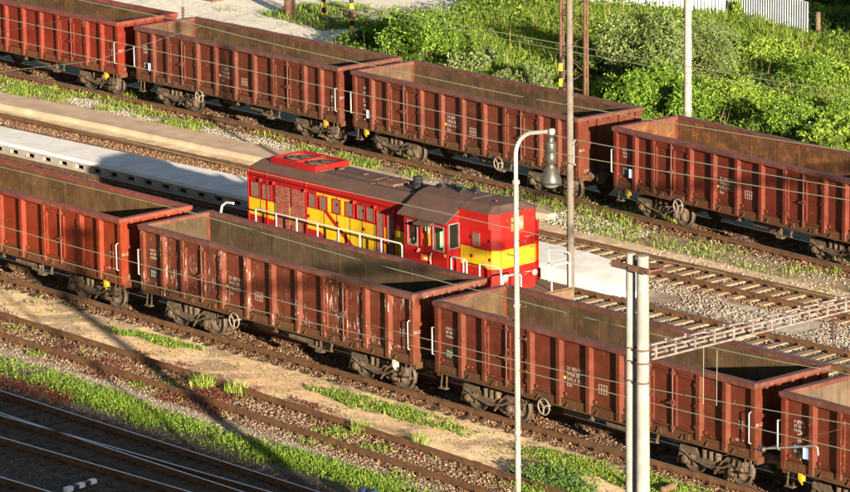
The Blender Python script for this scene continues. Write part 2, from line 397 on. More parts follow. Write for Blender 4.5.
    # concrete yard
    m = inpoly(X+(n2-.5)*.5, Y+(n2-.5)*.5, YARD); setc(m, (.62, .565, .48), (.72, .66, .57), n3); gr[m] = 0
    jo = m & ((np.abs((X*.94+Y*.35) % 3.0-1.5) > 1.46) | (np.abs((-X*.35+Y*.94) % 3.0-1.5) > 1.465)); C[jo] *= .62
    gr[m & (fb(X, Y, 2.2, 81) > .80)] = .15
    m = inpoly(Xn, Yn, ISL); setc(m, (.14, .15, .05), (.2, .2, .09)); gr[m] = .55
    pth = (np.abs(Y-(40.5+.62*(X+45))-1.2) < 1.6+(n2-.5)) & (X > -46) & (X < -40.5) & (Y > 39); setc(pth, (.42, .39, .34), (.5, .46, .4)); gr[pth] = .08
    return C, gr, rd
def gz(X, Y):
    z = -.235+(fb(X, Y, .9, 3)-.5)*.05+(fb(X, Y, .25, 4)-.5)*.02
    z = z+np.where((Y > 1.6) & (Y < 4.3), .05, 0)
    rise = np.clip((Y-26)/12, 0, 1)
    yard = inpoly(X, Y, YARD)
    z = np.where(yard, -.14, z+rise*(fb(X, Y, 6, 8)-.3)*.5)
    return z

# ------------------------------------------------------------------ ground sheet
def axis(a, b_, st, far):
    core = np.arange(a, b_, st); out = []; d = st*2; p = core[-1]
    while p < far: p += d; d *= 1.5; out.append(p)
    lo = []; d = st*2; p = core[0]
    while p > -far: p -= d; d *= 1.5; lo.append(p)
    return np.concatenate([lo[::-1], core, out])
gx = axis(-66, 34, .16, 2500); gy = axis(-18, 62, .16, 2500)
GX, GY = np.meshgrid(gx, gy, indexing='ij'); GZ = gz(GX, GY); Cg, _, _ = zones(GX, GY)
# the colour of soil speckled at the grid's own scale
Cg *= (0.85+.3*rng.random(GX.shape))[..., None]
nx, ny = GX.shape; idx = np.arange(nx*ny).reshape(nx, ny)
Fq = np.stack([idx[:-1, :-1], idx[1:, :-1], idx[1:, 1:], idx[:-1, 1:]], -1).reshape(-1, 4)
gnd = fast_mesh('ground', np.stack([GX, GY, GZ], -1).reshape(-1, 3), Fq, 4, 'ground', Cg.reshape(-1, 3)); tag(gnd, kind='structure')

# ------------------------------------------------------------------ stones (uncountable)
_o = np.array([(1,0,0),(-1,0,0),(0,1,0),(0,-1,0),(0,0,1),(0,0,-.5)], float)
_of = np.array([(0,2,4),(2,1,4),(1,3,4),(3,0,4),(2,0,5),(1,2,5),(3,1,5),(0,3,5)])
def stones(name, P, size, pal, wts):
    n = len(P); sz = size*(.55+.9*rng.random(n))
    v = _o[None]*(1+.35*(rng.random((n, 6, 1))-.5))*sz[:, None, None]
    v = v*(np.array([1, 1, .75])*(1+.5*(rng.random((n, 1, 3))-.5)))
    a = rng.random(n)*6.28; ca, sa = np.cos(a)[:, None], np.sin(a)[:, None]
    x = v[..., 0]*ca-v[..., 1]*sa; y = v[..., 0]*sa+v[..., 1]*ca
    tl = (rng.random((n, 1))-.5)*1.2; z = v[..., 2]+x*tl
    V = np.stack([x, y, z], -1)+P[:, None, :]
    pal = np.array(pal); c = pal[rng.choice(len(pal), n, p=np.array(wts)/sum(wts))]*(.75+.5*rng.random((n, 1)))
    return tag(fast_mesh(name, V.reshape(-1, 3), (_of[None]+6*np.arange(n)[:, None, None]).reshape(-1, 3), 3, 'stone', np.repeat(c, 6, 0)), kind='stuff')
def scat(yc, x0, x1, hw, dens, keep=None):
    n = int((x1-x0)*2*hw*dens); X = x0+(x1-x0)*rng.random(n); Y = (yc(X) if callable(yc) else yc)+(rng.random(n)*2-1)*hw
    if keep is not None:
        k = keep(X, Y); X, Y = X[k], Y[k]
    return np.stack([X, Y, gz(X, Y)+.015], -1)
GREYS = [(.10, .08, .064), (.065, .052, .042), (.145, .118, .092), (.22, .185, .155)]
RUSTS = [(.17, .088, .044), (.10, .052, .03), (.24, .14, .08), (.31, .21, .14), (.38, .30, .23)]
CL = lambda f: (lambda X, Y: fb(X, Y, 1.3, f) > .47)
st_specs = [
 ('ballast_stones', scat(lambda X: yA(X)+.2, -18, 22, 1.38, 130), .034, RUSTS, (5, 4, 3, 1, .4)),
 ('ballast_stones', scat(lambda X: yC(X)-.08, -14, 19, 1.18, 120), .034, RUSTS, (5, 3, 3, 2, 1.2)),
 ('ballast_stones', scat(-11.4, -8, 14, 2.9, 110), .032, GREYS, (4, 5, 2, .5)),
 ('ballast_stones', scat(yT4, -36, 14, 1.7, 130), .036, GREYS, (4, 4, 3, .8)),
 ('ballast_stones', scat(yT5, -44, 12, 1.4, 140), .036, RUSTS, (6, 4, 4, 1.5, .8)),
 ('ballast_stones', scat(yB, -50, 8, 1.5, 60), .036, RUSTS, (5, 5, 2, .8, .4)),
 ('gravel_stones', scat(14.0, -2, 14, 1.3, 110, lambda X, Y: vn(X, Y, 1.4, 5) > .35), .036, [(.30, .255, .205), (.24, .19, .145), (.38, .34, .29), (.17, .13, .095)], (4, 4, 1, 2)),
 ('gravel_stones', scat(lambda X: yB(X)-2.4, -50, -4, 1.0, 120, lambda X, Y: fb(X, Y, 1.6, 51) > .50), .036, [(.34, .30, .25), (.25, .21, .17), (.44, .40, .35)], (4, 4, 1)),
 ('gravel_stones', scat(-2.3, -14, 20, 1.2, 14), .017, [(.38, .28, .19), (.24, .17, .11), (.5, .42, .33)], (3, 3, .6)),
 ('gravel_stones', scat(lambda X: yT5(X)+3.2, -3, 10, 1.8, 14), .03, [(.5, .43, .35), (.3, .22, .16), (.65, .6, .52)], (3, 2, 1)),
 ('gravel_stones', scat(-6.5, -10, 14, .8, 130), .022, [(.30, .25, .19), (.18, .14, .11), (.40, .35, .29)], (3, 3, .7)),
]
for a in st_specs: stones(*a)

# ------------------------------------------------------------------ rails and sleepers
def sweep(yc, x0, x1, off, prof, mats, name, parent, st=2.0):
    xs = np.arange(x0, x1+st, st); mb = MB(); n = len(prof); vs = []
    for x in xs:
        y = float(yc(x))+off
        for (a, z, _) in prof: vs.append((x, y+a, z))
    for i in range(len(xs)-1):
        for j in range(n):
            mb.f.append((i*n+j, i*n+(j+1) % n, (i+1)*n+(j+1) % n, (i+1)*n+j)); mb.m.append(prof[j][2]); mb.sm.append(False)
    mb.v = vs
    e = (len(xs)-1)*n; mb.f += [tuple(range(n)), tuple(range(e+n-1, e-1, -1))]; mb.m += [0, 0]; mb.sm += [False]*2
    return mb.build(name, mats, parent)
RP = [(-.07,-.16,0),(.07,-.16,0),(.07,-.145,0),(.01,-.12,0),(.01,-.04,0),(.036,-.032,0),(.036,-.006,0),(.028,0,1),(-.028,0,0),(-.036,-.006,0),(-.036,-.032,0),(-.01,-.04,0),(-.01,-.12,0),(-.07,-.145,0)]
def sleeper_mesh(half, mat, chairs=((.75),), name='sleeper', top=-.165, hw=.15):
    mb = MB(); mb.box(-hw, hw, -half, half, top-.14, top)
    for s in (-1, 1):
        mb.box(-.09, .09, s*.75-.19, s*.75+.19, top, top+.022, 1)
        for q in (-1, 1):
            mb.box(-.035, .035, s*.75+q*.125-.03, s*.75+q*.125+.03, top+.022, top+.075, 1)
            mb.tube([(0.0, s*.75+q*.125, top+.07), (0, s*.75+q*.125, top+.12)], .016, 6, 1)
    return mb.build(name, [mat, 'plate'])
proto = {}
def track(label, yc, x0, x1, sm, head, pitch=.62, half=1.28, sx=None, rails=None, drop=0):
    root = empty('railway_track', (0, 0, 0), label=label, cat='railway track', group='railway tracks')
    for off in ((-.75, .75) if rails is None else rails):
        sweep(yc, x0, x1, off, RP, ['rail_side', head], 'rail', root)
    a, b_ = sx or (x0, x1)
    if (sm, half) not in proto:
        p = sleeper_mesh(half, sm); proto[(sm, half)] = p.data; bpy.data.objects.remove(p)
    x = a; k = 0
    while x < b_ and k < 100:
        o = bpy.data.objects.new('sleeper', proto[(sm, half)]); COL.objects.link(o); o.parent = root
        s = (float(yc(x+.5))-float(yc(x-.5)))
        o.location = (x+random.uniform(-.03, .03), float(yc(x))+random.uniform(-.03, .03), random.uniform(-.025, .0)-(drop(x) if callable(drop) else drop)); o.rotation_euler = (random.uniform(-.006, .006), random.uniform(-.02, .02), math.atan(s)+random.uniform(-.035, .035)); o.scale = (random.uniform(.86, 1.1), random.uniform(.95, 1.04), 1)
        x += pitch; k += 1
    return root
track('rusty track with red weeds and pale stones in front of the sandy strip', yC, -26, 30, 'sleeper_wood_and_core_shade', 'rail_top', sx=(-14, 20), drop=.055)
track('track under the nearest row of open wagons beside the sandy strip', yA, -40, 50, 'sleeper_wood_and_core_shade', 'rail_top', sx=(-20, 30), drop=.045, pitch=.66)
track('track carrying the red and yellow locomotive', yL, -60, 60, 'sleeper_wood_and_core_shade', 'rail_top', sx=(-26, 20))
track('blue polished rails between locomotive and white concrete platform', yT4, -60, 60, 'sleeper_pale', 'rail_bright', sx=(-36, 16), pitch=.68, drop=lambda x: .08 if x < -8 else 0)
track('brown track with pale sleepers between white and narrow brown platform', yT5, -70, 60, 'sleeper_pale', 'rail_top', sx=(-44, 14), pitch=.68, drop=lambda x: .09 if x < -14 else (.02 if x < -6 else 0))
track('weedy track under the back row of open wagons', yB, -80, 50, 'sleeper_wood_and_core_shade', 'rail_top', sx=(-50, 10), pitch=.64, drop=.055)
track('shaded front track with polished rails, upper one of the converging pair', yT1a, -40, 36, 'sleeper_wood_and_core_shade', 'rail_bright', sx=(-9, 15), half=1.45)
track('shaded front track with polished rails, lower one of the converging pair', yT1b, -40, 36, 'sleeper_wood_and_core_shade', 'rail_bright', sx=(-8.7, 15), half=1.45)
track('track cut off by the bottom left corner of the photo', yT0, -40, 12, 'sleeper_wood_and_core_shade', 'rail_bright', sx=(0, 12))

# ------------------------------------------------------------------ platforms
def slab(name, near, far, z0, z1, mats, label=None):
    mb = MB(); n = len(near); poly = near+far[::-1]
    mb.prism(poly, 'z', z0, z1, 0); return mb
near = [(-60, 10.4), (-45, 10.95), (-32, 11.44), (-19.5, 11.78), (-10, 12.15), (-2.7, 12.35)]
far = [(-60, 12.0), (-45, 12.75), (-34.4, 13.15), (-27.6, 13.5), (-21.9, 13.92), (-12, 14.45), (-2.7, 14.62)]
RAMP = [(-2.7, 12.35, .298), (-.9, 12.3, .27), (.4, 12.32, .17), (1.15, 12.55, .03), (1.4, 12.95, -.05), (1.15, 13.6, -.03), (.3, 14.2, .08), (-.9, 14.5, .22), (-2.7, 14.62, .298)]
root = empty('concrete_platform', (-20, 12.5, 0), label='long white concrete platform with rounded end behind the locomotive', cat='platform')
def shift(P): return [(x+20, y-12.5) for x, y in P]
mb = MB(); mb.prism(shift(near)+shift(far)[::-1], 'z', .16, .30); mb.build('platform_top', 'concrete', root)
mb = MB(); n_ = len(RAMP); mb.add([(x+20, y-12.5, z) for x, y, z in RAMP]+[(x+20, y-12.5, -.32) for x, y, z in RAMP], [(0, 1, 8), (1, 7, 8), (1, 2, 7), (2, 6, 7), (2, 3, 6), (3, 5, 6), (3, 4, 5)]+[(i, i+n_, (i+1) % n_+n_, (i+1) % n_) for i in range(n_)]); mb.build('ramp', 'concrete', root)
# wall under the near edge with square drain holes, as in the photograph
mb = MB(); x = -60.0
def yn(x):
    for (a, b_) in zip(near[:-1], near[1:]):
        if a[0] <= x <= b_[0]: return a[1]+(b_[1]-a[1])*(x-a[0])/(b_[0]-a[0])
    return near[-1][1]
while x < -3.1:
    xe = x+1.0; y0, y1 = yn(x)+.06, yn(min(xe, 1.1))+.06
    L = x+20; y0 -= 12.5; y1 -= 12.5
    mb.prism([(L, y0), (L+.55, y0+(y1-y0)*.55), (L+.55, y0+.15), (L, y0+.15)], 'z', -.3, .158)
    mb.prism([(L+.55, y0+(y1-y0)*.55), (L+1.0, y1), (L+1.0, y1+.15), (L+.55, y0+.15)], 'z', .06, .158)
    mb.prism([(L+.55, y0+(y1-y0)*.55), (L+1.0, y1), (L+1.0, y1+.15), (L+.55, y0+.15)], 'z', -.3, -.10)
    x += 1.0
mb.build('platform_edge_wall', 'concrete_edge', root)
def yf_(x):
    for (a, b_) in zip(far[:-1], far[1:]):
        if a[0] <= x <= b_[0]: return a[1]+(b_[1]-a[1])*(x-a[0])/(b_[0]-a[0])
for xj in np.arange(-58, -3, 3.0): MB().box(xj+20-.012, xj+20+.012, yn(xj)+.03-12.5, yf_(xj)-.03-12.5, .3005, .3035).build('joint', 'concrete_edge', root)
mb = MB()
mb.prism(shift([(x, y+.35) for x, y in near])+shift([(x, y-.3) for x, y in far])[::-1], 'z', -.3, .158); mb.build('platform_core_shade', 'sleeper_wood_and_core_shade', root)  # dark core colour stands in for the shade inside the drain holes
p2n = [(-80, 13.9), (-60, 15.3), (-48, 16.25), (-39.2, 16.75), (-32.3, 17.2), (-26.6, 17.42), (-18, 17.9), (-12, 18.2), (-9, 18.6)]
p2f = [(-80, 15.4), (-60, 16.9), (-48, 17.8), (-41.4, 18.25), (-35.5, 18.75), (-28.7, 19.02), (-16.6, 19.25), (-12, 19.3), (-9, 19.0)]
root = empty('narrow_platform', (-30, 18, 0), label='narrow brown asphalt platform strip in front of the back wagons', cat='platform')
sh2 = lambda P: [(x+30, y-18) for x, y in P]
MB().prism(sh2([(x, y+.22) for x, y in p2n])+sh2(p2f)[::-1], 'z', -.3, -.03).build('platform_surface', 'asphalt_old', root)
MB().prism(sh2(p2n)+sh2([(x, y+.215) for x, y in p2n])[::-1], 'z', -.32, -.018).build('kerb', 'asphalt_old', root)

# ------------------------------------------------------------------ open wagons
XD = [-6.5, -5.4, -4.38, -3.4, -2.45, -1.23, 0, 1.23, 2.45, 3.4, 4.38, 5.4, 6.5]
def bogie_meshes():
    out = {}
    mb = MB()
    for s in (-1, 1):
        y0, y1 = s*.93, s*1.06
        prof = [(-1.25, .62), (-1.2, .80), (-.62, .80), (-.38, .60), (.38, .60), (.62, .80), (1.2, .80), (1.25, .62), (1.12, .58), (.62, .56), (.42, .34), (-.42, .34), (-.62, .56), (-1.12, .58)]
        mb.prism(prof, 'y', y0, y1, 0)
        for a in (-.9, .9):
            mb.box(a-.15, a+.15, s*.90, s*1.17, .34, .60, 0)
            mb.lathe((a, s*1.17, .46), [(.12, -.01*s), (.12, .05*s), (.07, .08*s)], 12, 0, 'y')
            for q in (-.24, .24):
                mb.lathe((a+q, s*1.0, 0), [(.085, .34), (.095, .38), (.075, .42), (.095, .46), (.075, .50), (.095, .54), (.085, .60)], 10, 0)
            mb.box(a-.34, a+.34, s*.92, s*1.10, .29, .335, 0)
            mb.bar((a-.33, s*1.12, .33), (a-.2, s*1.14, .62), .05, .07, 0); mb.bar((a+.33, s*1.12, .33), (a+.2, s*1.14, .62), .05, .07, 0)
        for q in (-.25, 0, .25): mb.lathe((q, s*1.02, 0), [(.10, .60), (.10, .84)], 10, 0)
        # curved brake linkage
        mb.tube([(-1.0, s*1.2, .72), (-.6, s*1.2, .52), (0, s*1.2, .44), (.6, s*1.2, .52), (1.0, s*1.2, .72)], .032, 6, 0)
        mb.bar((.2, s*1.12, .25), (.5, s*1.12, .66), .05, .04, 0)
    mb.box(-.28, .28, -.93, .93, .56, .78, 0); mb.lathe((0, 0, 0), [(.3, .75), (.3, .93)], 14, 0)
    for a in (-1.15, 1.15): mb.box(a-.05, a+.05, -.93, .93, .6, .72, 0)
    for a in (-.37, .37):
        for s in (-1, 1): mb.box(a-.05, a+.05, s*.66, s*.82, .3, .62, 0)
    out['frame'] = mb
    mb = MB(); mb.tube([(0, -1.0, .46), (0, 1.0, .46)], .08, 12, 0)
    for s in (-1, 1):
        mb.lathe((0, s*.75, .46), [(.10, -.10*s), (.16, -.09*s), (.18, -.03*s), (.38, -.02*s), (.41, -.065*s), (.488, -.06*s), (.46, .065*s), (.41, .065*s), (.38, .01*s), (.18, .02*s), (.16, .08*s), (.1, .09*s)], 28, 0, 'y')
    out['wheel'] = mb
    return out
BM = bogie_meshes()
def mesh_of(mb, name, mats):
    o = mb.build(name, mats); me = o.data; bpy.data.objects.remove(o); return me
ME_BF = mesh_of(BM['frame'], 'bogie_frame', 'bogie'); ME_WH = mesh_of(BM['wheel'], 'wheelset', 'wheel')
def inst(name, me, parent, loc=(0, 0, 0), rz=0):
    o = bpy.data.objects.new(name, me); COL.objects.link(o); o.parent = parent; o.location = loc; o.rotation_euler = (0, 0, rz); return o

def wagon(X, yc, label, group, col, inner, L=13.08, W=1.47, wheel_x=-1.8, smear=0, fade=.35, rust=.45, text=True, text_panel=5, plate=True, blue=False,
          yv='right', vert=None, seed=0, rustc=(.17, .07, .022), iamt=.6, ylw=True, load=None):
    r = random.Random(seed); H = L/2; kx = H/6.54
    s = float(yc(X+5))-float(yc(X-5))
    root = empty('open_wagon', (X, float(yc(X)), 0), math.atan(s/10), label, 'open wagon', group)
    pm = wagon_paint('wagon_paint_%d' % seed, col, smear, fade, rust)
    pr = wagon_paint('wagon_rim_%d' % seed, (col[0]*.8+.03, col[1]*.9+.02, col[2]*.9+.02), 0, .7, .35)
    im = interior_paint('wagon_inside_%d' % seed, inner, rustc, amt=iamt)
    us = wagon_paint('wagon_sill_%d' % seed, (col[0]*.62+.03, col[1]*.8+.02, col[2]*.8+.01), 0, .3, .8)
    ZT, ZS, ZF = 3.22, 1.22, 1.30
    xd = [x*kx for x in XD]
    for sd in (-1, 1):
        o = lambda d: sd*(W-d)           # distance d inside the outer face
        mb = MB()
        # sheet + lining
        mb.box(-H+.10, H-.10, o(.164), o(.168), ZS+.10, ZT-.12, 0)
        for i in range(12): dented(mb, o(.150), 'y', xd[i]+.01, xd[i+1]-.01, ZS+.10, ZT-.12, .013, 0, seed*13+i+sd)
        for i in range(12): dented(mb, o(.190), 'y', max(xd[i], -H+.12)+.005, min(xd[i+1], H-.12)-.005, ZF, ZT-.11, .022, 1, seed*17+i+sd)
        # inner seams
        for i, x in enumerate(xd[1:-1]):
            mb.box(x-.02, x+.02, o(.170), o(.196), ZF, ZT-.10, 1)
        # posts (trapezoid ribs)
        for i in (1, 2, 4, 5, 6, 7, 8, 10, 11):
            x = xd[i]; w_ = .075
            mb.prism([(x-w_-.01, o(.151)), (x-w_, o(.0)), (x+w_-.01, o(.0)), (x+w_+.03, o(.151))], 'z', ZS-.02 if i not in (1, 5, 6, 7, 11) else ZS-.12, ZT-.11, 0)
        # middle rib pressed at low height, stiffener under each plain panel
        for i in (0, 1, 4, 5, 6, 7, 10, 11):
            a, b_ = xd[i]+.12, xd[i+1]-.12
            mb.box(a, b_, o(.125), o(.151), ZS+.12, ZS+.17, 0)
            mb.box(a+.05, a+.11, o(.09), o(.151), ZS+.19, ZS+.27, 0)
        mb.build('side_wall', [pm, im], root)
        # top rim
        mb = MB(); xs_ = np.linspace(-H-.03, H+.03, 27); wob = [(r.uniform(-.012, .012), r.uniform(-.012, .008)) for _ in xs_]
        for a_ in range(26):
            (w0, h0), (w1, h1) = wob[a_], wob[a_+1]; xa, xb = xs_[a_], xs_[a_+1]
            mb.add([(xa, o(-.03+w0), ZT-.115), (xb, o(-.03+w1), ZT-.115), (xb, o(.20+w1), ZT-.115), (xa, o(.20+w0), ZT-.115), (xa, o(-.03+w0), ZT+h0), (xb, o(-.03+w1), ZT+h1), (xb, o(.20+w1), ZT+h1), (xa, o(.20+w0), ZT+h0)],
                   [(0,3,2,1),(4,5,6,7),(0,1,5,4),(2,3,7,6)]+([(3,0,4,7)] if a_ == 0 else [])+([(1,2,6,5)] if a_ == 25 else []), 0)
        mb.box(-H-.02, H+.02, o(-.015), o(.02), ZT-.155, ZT-.113, 0)
        mb.build('top_rim', pr, root)
        # sill
        mb = MB(); mb.box(-H+.05, H-.05, o(.06), o(.20), ZS-.16, ZS+.105, 0); mb.box(-H+.05, H-.05, o(.02), o(.07), ZS-.165, ZS-.12, 0)
        for i in range(1, 12):
            x = xd[i]
            if i in (3, 9):
                for q in (-.55, .55): mb.box(x+q*kx-.07, x+q*kx+.07, o(.02), o(.062), ZS-.1, ZS+.06, 0)
            mb.bar((x+.3, o(.03), ZS-.12), (x+.38, o(.05), ZS+.02), .05, .04, 0)
        mb.build('sill', us, root)
        # doors
        for (a, mdx, b_) in ((xd[2], xd[3], xd[4]), (xd[8], xd[9], xd[10])):
            for (p, q, hinge) in ((a+.09, mdx-.05, 0), (mdx+.05, b_-.09, 1)):
                mb = MB(); z0, z1 = ZS+.14, ZT-.28
                mb.box(p, q, o(.095), o(.149), z0, z1, 0)
                for (u, v) in ((p, p+.07), (q-.07, q)): mb.box(u, v, o(.03), o(.098), z0+.01, z1-.01, 0)
                for (u, v) in ((z0, z0+.07), (z1-.07, z1)): mb.box(p+.072, q-.072, o(.033), o(.098), u, v, 0)
                d = mb.build('door', pm, root)
                hx = p if hinge == 0 else q
                for z in (z0+.2, (z0+z1)/2, z1-.2): MB().box(hx-.05, hx+.05, o(.01), o(.03), z-.05, z+.05).build('hinge', pr, d)
            mb = MB(); mb.tube([(mdx, o(.005), ZS+.02), (mdx, o(.005), ZT-.16)], .028, 6)
            mb.bar((mdx-.22, o(-.02), 2.05), (mdx+.14, o(-.03), 2.12), .03, .05); mb.box(mdx-.05, mdx+.05, o(-.035), o(.04), 2.0, 2.16)
            mb.box(mdx-.06, mdx+.06, o(-.01), o(.05), ZT-.34, ZT-.24); mb.box(mdx-.06, mdx+.06, o(-.01), o(.05), ZS+.1, ZS+.2)
            mb.build('door_lock_bar', pr, root)
            mb = MB(); mb.box(a+.09, b_-.09, o(.05), o(.149), ZT-.27, ZT-.17); mb.build('door_header', pm, root)
    # end walls
    for e in (-1, 1):
        o = lambda d: e*(H-d)
        mb = MB()
        mb.box(o(.10), o(.13), -W+.10, W-.10, ZS-.1, ZT-.12, 0); mb.box(o(.128), o(.15), -W+.15, W-.15, ZF, ZT-.10, 1)
        for sd in (-1, 1):
            mb.box(o(0), o(.155), sd*(W-.03), sd*(W-.30), ZS-.15, ZT-.115, 0)
            mb.box(o(.001), o(.14), sd*.45, sd*.60, ZS-.1, ZT-.116, 0)
        mb.box(o(.02), o(.10), -W+.32, W-.32, 2.2, 2.32, 0)
        mb.box(o(.149), o(.17), -.04, .04, ZF, ZT-.1, 1)
        mb.build('end_wall', [pm, im], root)
        mb = MB(); mb.box(o(-.045), o(.16), -W+.165, W-.165, ZT-.117, ZT+.002, 0)
        for q in (-1.0, -.5, 0, .5, 1.0): mb.box(o(-.035), o(.09), q-.04, q+.04, ZT-.2, ZT-.116, 0)
        mb.build('end_rim', pr, root)
        mb = MB(); mb.box(o(-.02), o(.12), -W+.12, W-.12, .93, ZS-.102, 0)
        for sd in (-1, 1): mb.box(o(-.025), o(.05), sd*.7, sd*1.05, .88, 1.2, 0)
        mb.build('buffer_beam', us, root)
        for sd in (-1, 1):
            mb = MB(); prof = [(.13, 0), (.13, .26), (.085, .27), (.085, .44), (.20, .45), (.225, .475), (.2, .495)]
            mb.lathe((e*(H+.02), sd*.875, 1.04), [(a, e*b_) for a, b_ in prof], 16, 0, 'x'); mb.build('buffer', 'bogie', root)
        mb = MB(); mb.bar((e*(H), 0, 1.0), (e*(H+.28), 0, 1.0), .08, .14); mb.bar((e*(H+.28), 0, .92), (e*(H+.34), 0, 1.12), .07, .07)
        mb.torus((e*(H+.36), .0, .82), .12, .025, 'x', 12, 5); mb.tube([(e*(H+.1), .25, .95), (e*(H+.3), .3, .62), (e*(H+.45), .22, .6)], .035, 6)
        mb.build('coupling', 'bogie', root)
    # floor and chassis
    mb = MB(); mb.box(-H+.1, H-.1, -W+.17, W-.17, ZF-.1, ZF); mb.build('floor', 'dirt_load', root)
    mb = MB(); mb.box(-H+.1, H-.1, -.18, .18, .86, ZF-.11)
    for x in xd[1:-1]: mb.box(x-.05, x+.05, -W+.25, W-.25, .98, ZF-.105)
    mb.build('chassis_beam', 'bogie', root)
    # brake gear hanging low between the bogies
    mb = MB(); mb.tube([(-1.9, -.45, .72), (-.9, -.45, .72)], .19, 12); mb.tube([(-3, -.2, .72), (3.2, -.2, .70)], .028, 6)
    mb.tube([(.4, -1.0, .8), (1.6, -1.0, .78)], .12, 10)
    mb.bar((2.1*kx, -W+.2, 1.05), (2.1*kx, -W+.2, .70), .05, .06); mb.bar((2.1*kx, -W+.15, .72), (2.7*kx, -W+.15, .76), .05, .05); mb.bar((1.6*kx, -W+.15, .78), (2.1*kx, -W+.15, .72), .05, .08); mb.bar((2.65*kx, -W+.12, .76), (2.75*kx, -W+.12, 1.06), .05, .05)
    mb.box(1.9*kx, 2.2*kx, -W+.14, -W+.3, .60, .74); mb.bar((.0, -W+.15, 1.05), (.05, -W+.15, .9), .05, .05); mb.box(-.05, .12, -W+.1, -W+.16, .88, .93)
    mb.build('brake_rigging', 'bogie', root)
    # bogies
    for e in (-1, 1):
        bo = inst('bogie', ME_BF, root, (e*4.5*kx, 0, 0))
        for q in (-.9, .9): inst('wheelset', ME_WH, bo, (q, 0, 0))
    # hand wheel on the near side
    mb = MB(); c = (wheel_x, -W-.02, .94); mb.torus(c, .235, .022, 'y', 24, 6)
    for k in range(3):
        q = k*2*math.pi/3+.4; mb.bar(c, (c[0]+.23*math.cos(q), c[1], c[2]+.23*math.sin(q)), .03, .04)
    mb.tube([(c[0], c[1]-.03, c[2]), (c[0], -W+.35, c[2])], .035, 8); mb.build('hand_wheel', 'wheel_rim', root)
    # hand rails
    mb = MB(); x = -H-.02; mb.tube([(x+.05, -W+.08, 1.55), (x-.13, -W+.06, 1.57), (x-.13, -W+.06, 2.38), (x+.05, -W+.08, 2.40)], .024, 7); mb.build('grab_handle', 'white', root)
    mb = MB(); x = H-.15; mb.tube([(x, -W+.03, 1.52), (x, -W-.04, 1.55), (x, -W-.04, 2.38), (x, -W+.03, 2.41)], .017, 7); mb.build('grab_handle', 'white', root)
    # shunter's steps
    for e in (-1, 1):
        x = e*(H-.32); mb = MB(); mb.bar((x-.10, -W+.12, 1.06), (x-.12, -W+.08, .64), .025, .04); mb.bar((x+.10, -W+.12, 1.06), (x+.12, -W+.08, .64), .025, .04); mb.box(x-.15, x+.15, -W-.0, -W+.16, .60, .635)
        mb.build('step', 'bogie', root)
    if ylw:
        x = (H-.85) if yv == 'right' else (-H+.75)
        mb = MB(); mb.box(x-.07, x+.07, -W+.0, -W+.14, .86, 1.08); mb.tube([(x, -W-.02, .9), (x+.14, -W-.05, .82)], .03, 6); mb.build('brake_valve', 'yellow' if ylw is True else ylw, root)
    # lettering on the near side
    yf = -(W-.15)-.006
    if text:
        i = text_panel; x = xd[i]+.22
        text_mesh('lettering', '31 RIV MC\n5956 SK-C\n595 4 %d-%d\nEas' % (r.randint(110, 980), r.randint(1, 9)), .165, 'text', root, (x, yf, 2.16), spacing=.95)
        mb = MB(); mb.box(x-.13, x-.04, yf-.003, yf+.004, 1.88, 1.96); mb.build('yellow_mark', 'yellow_mark', root)
        x = xd[i+1]+.30; mb = MB()
        for k in range(4): mb.box(x+k*.11, x+k*.11+.010, yf-.002, yf+.004, 1.72, 2.0)
        for k in range(3): mb.box(x+.02, x+.33, yf-.0035, yf-.002, 1.72+k*.13, 1.736+k*.13)
        mb.build('load_table', 'text', root)
        text_mesh('lettering', 'MC\n%d' % r.randint(20, 29), .15, 'text', root, (xd[11]+.42, yf, 1.95), spacing=.95)
        text_mesh('lettering', 'REV %d.%d' % (r.randint(1, 12), r.randint(3, 9)), .10, 'text', root, (xd[11]+.3, yf, 1.45))
        text_mesh('lettering', 'SK-C', .13, 'text', root, (H+.004, -W+.06, 2.0), rot=(math.pi/2, 0, math.pi/2))
    if plate:
        x = xd[0]+.30; mb = MB(); mb.box(x, x+.42, yf-.002, yf+.006, 1.48, 1.86); mb.build('data_plate', 'black', root)
        text_mesh('lettering', '24,5t\n57,0', .13, 'text', root, (x+.04, yf-.004, 1.70), spacing=.95)
        text_mesh('lettering', 'A B C D\n40 48 57\n14,04m', .12, 'text', root, (x+.02, yf, 2.40), spacing=1.0)
    if blue:
        x = xd[0]+.80; y = -(W-.01)
        mb = MB(); mb.box(x, x+.09, y, y+.015, 1.52, 1.83); mb.box(x+.09, x+.23, y, y+.015, 1.52, 1.83, 1); mb.build('waybill_card', ['label_white', 'label_blue'], root)
    if vert:
        zz = 1.30
        for ch in vert:
            if ch != ' ': text_mesh('chalk_letter', ch, r.uniform(.24, .32), 'chalk', root, (xd[0]+.68+r.uniform(-.03, .03), yf, zz), rot=(math.pi/2, -math.pi/2+r.uniform(-.12, .12), 0))
            zz += .13 if ch == ' ' else .19
    if load:
        n = 900; P = np.stack([(rng.random(n)*2-1)**3*.9+load, (rng.random(n)*2-1)*.9, np.zeros(n)], -1); P[:, 2] = ZF+.02+.55*np.exp(-((P[:, 0]-load)/.9)**2)*rng.random(n)
        o_ = stones('gravel_heap', P, .06, [(.4, .37, .33), (.3, .27, .24)], (1, 1)); o_.parent = root; del o_['kind']
    return root
GA, GB = 'open wagons of the near train', 'open wagons of the back train'
wagon(-14.16, yA, 'bright orange red open wagon at the left end of the near row', GA, (0.160, 0.023, 0.008), (0.091, 0.050, 0.022), seed=1, plate=False, fade=.25, rust=.28, yv='right', rustc=(0.155, 0.093, 0.043), text_panel=2)
wagon(-.06, yA, 'brown open wagon with white paint smears on its doors and side panels', GA, (0.109, 0.027, 0.014), (0.059, 0.041, 0.025), seed=2, smear=.75, fade=.5, text=True, ylw='white', text_panel=4, iamt=.25)
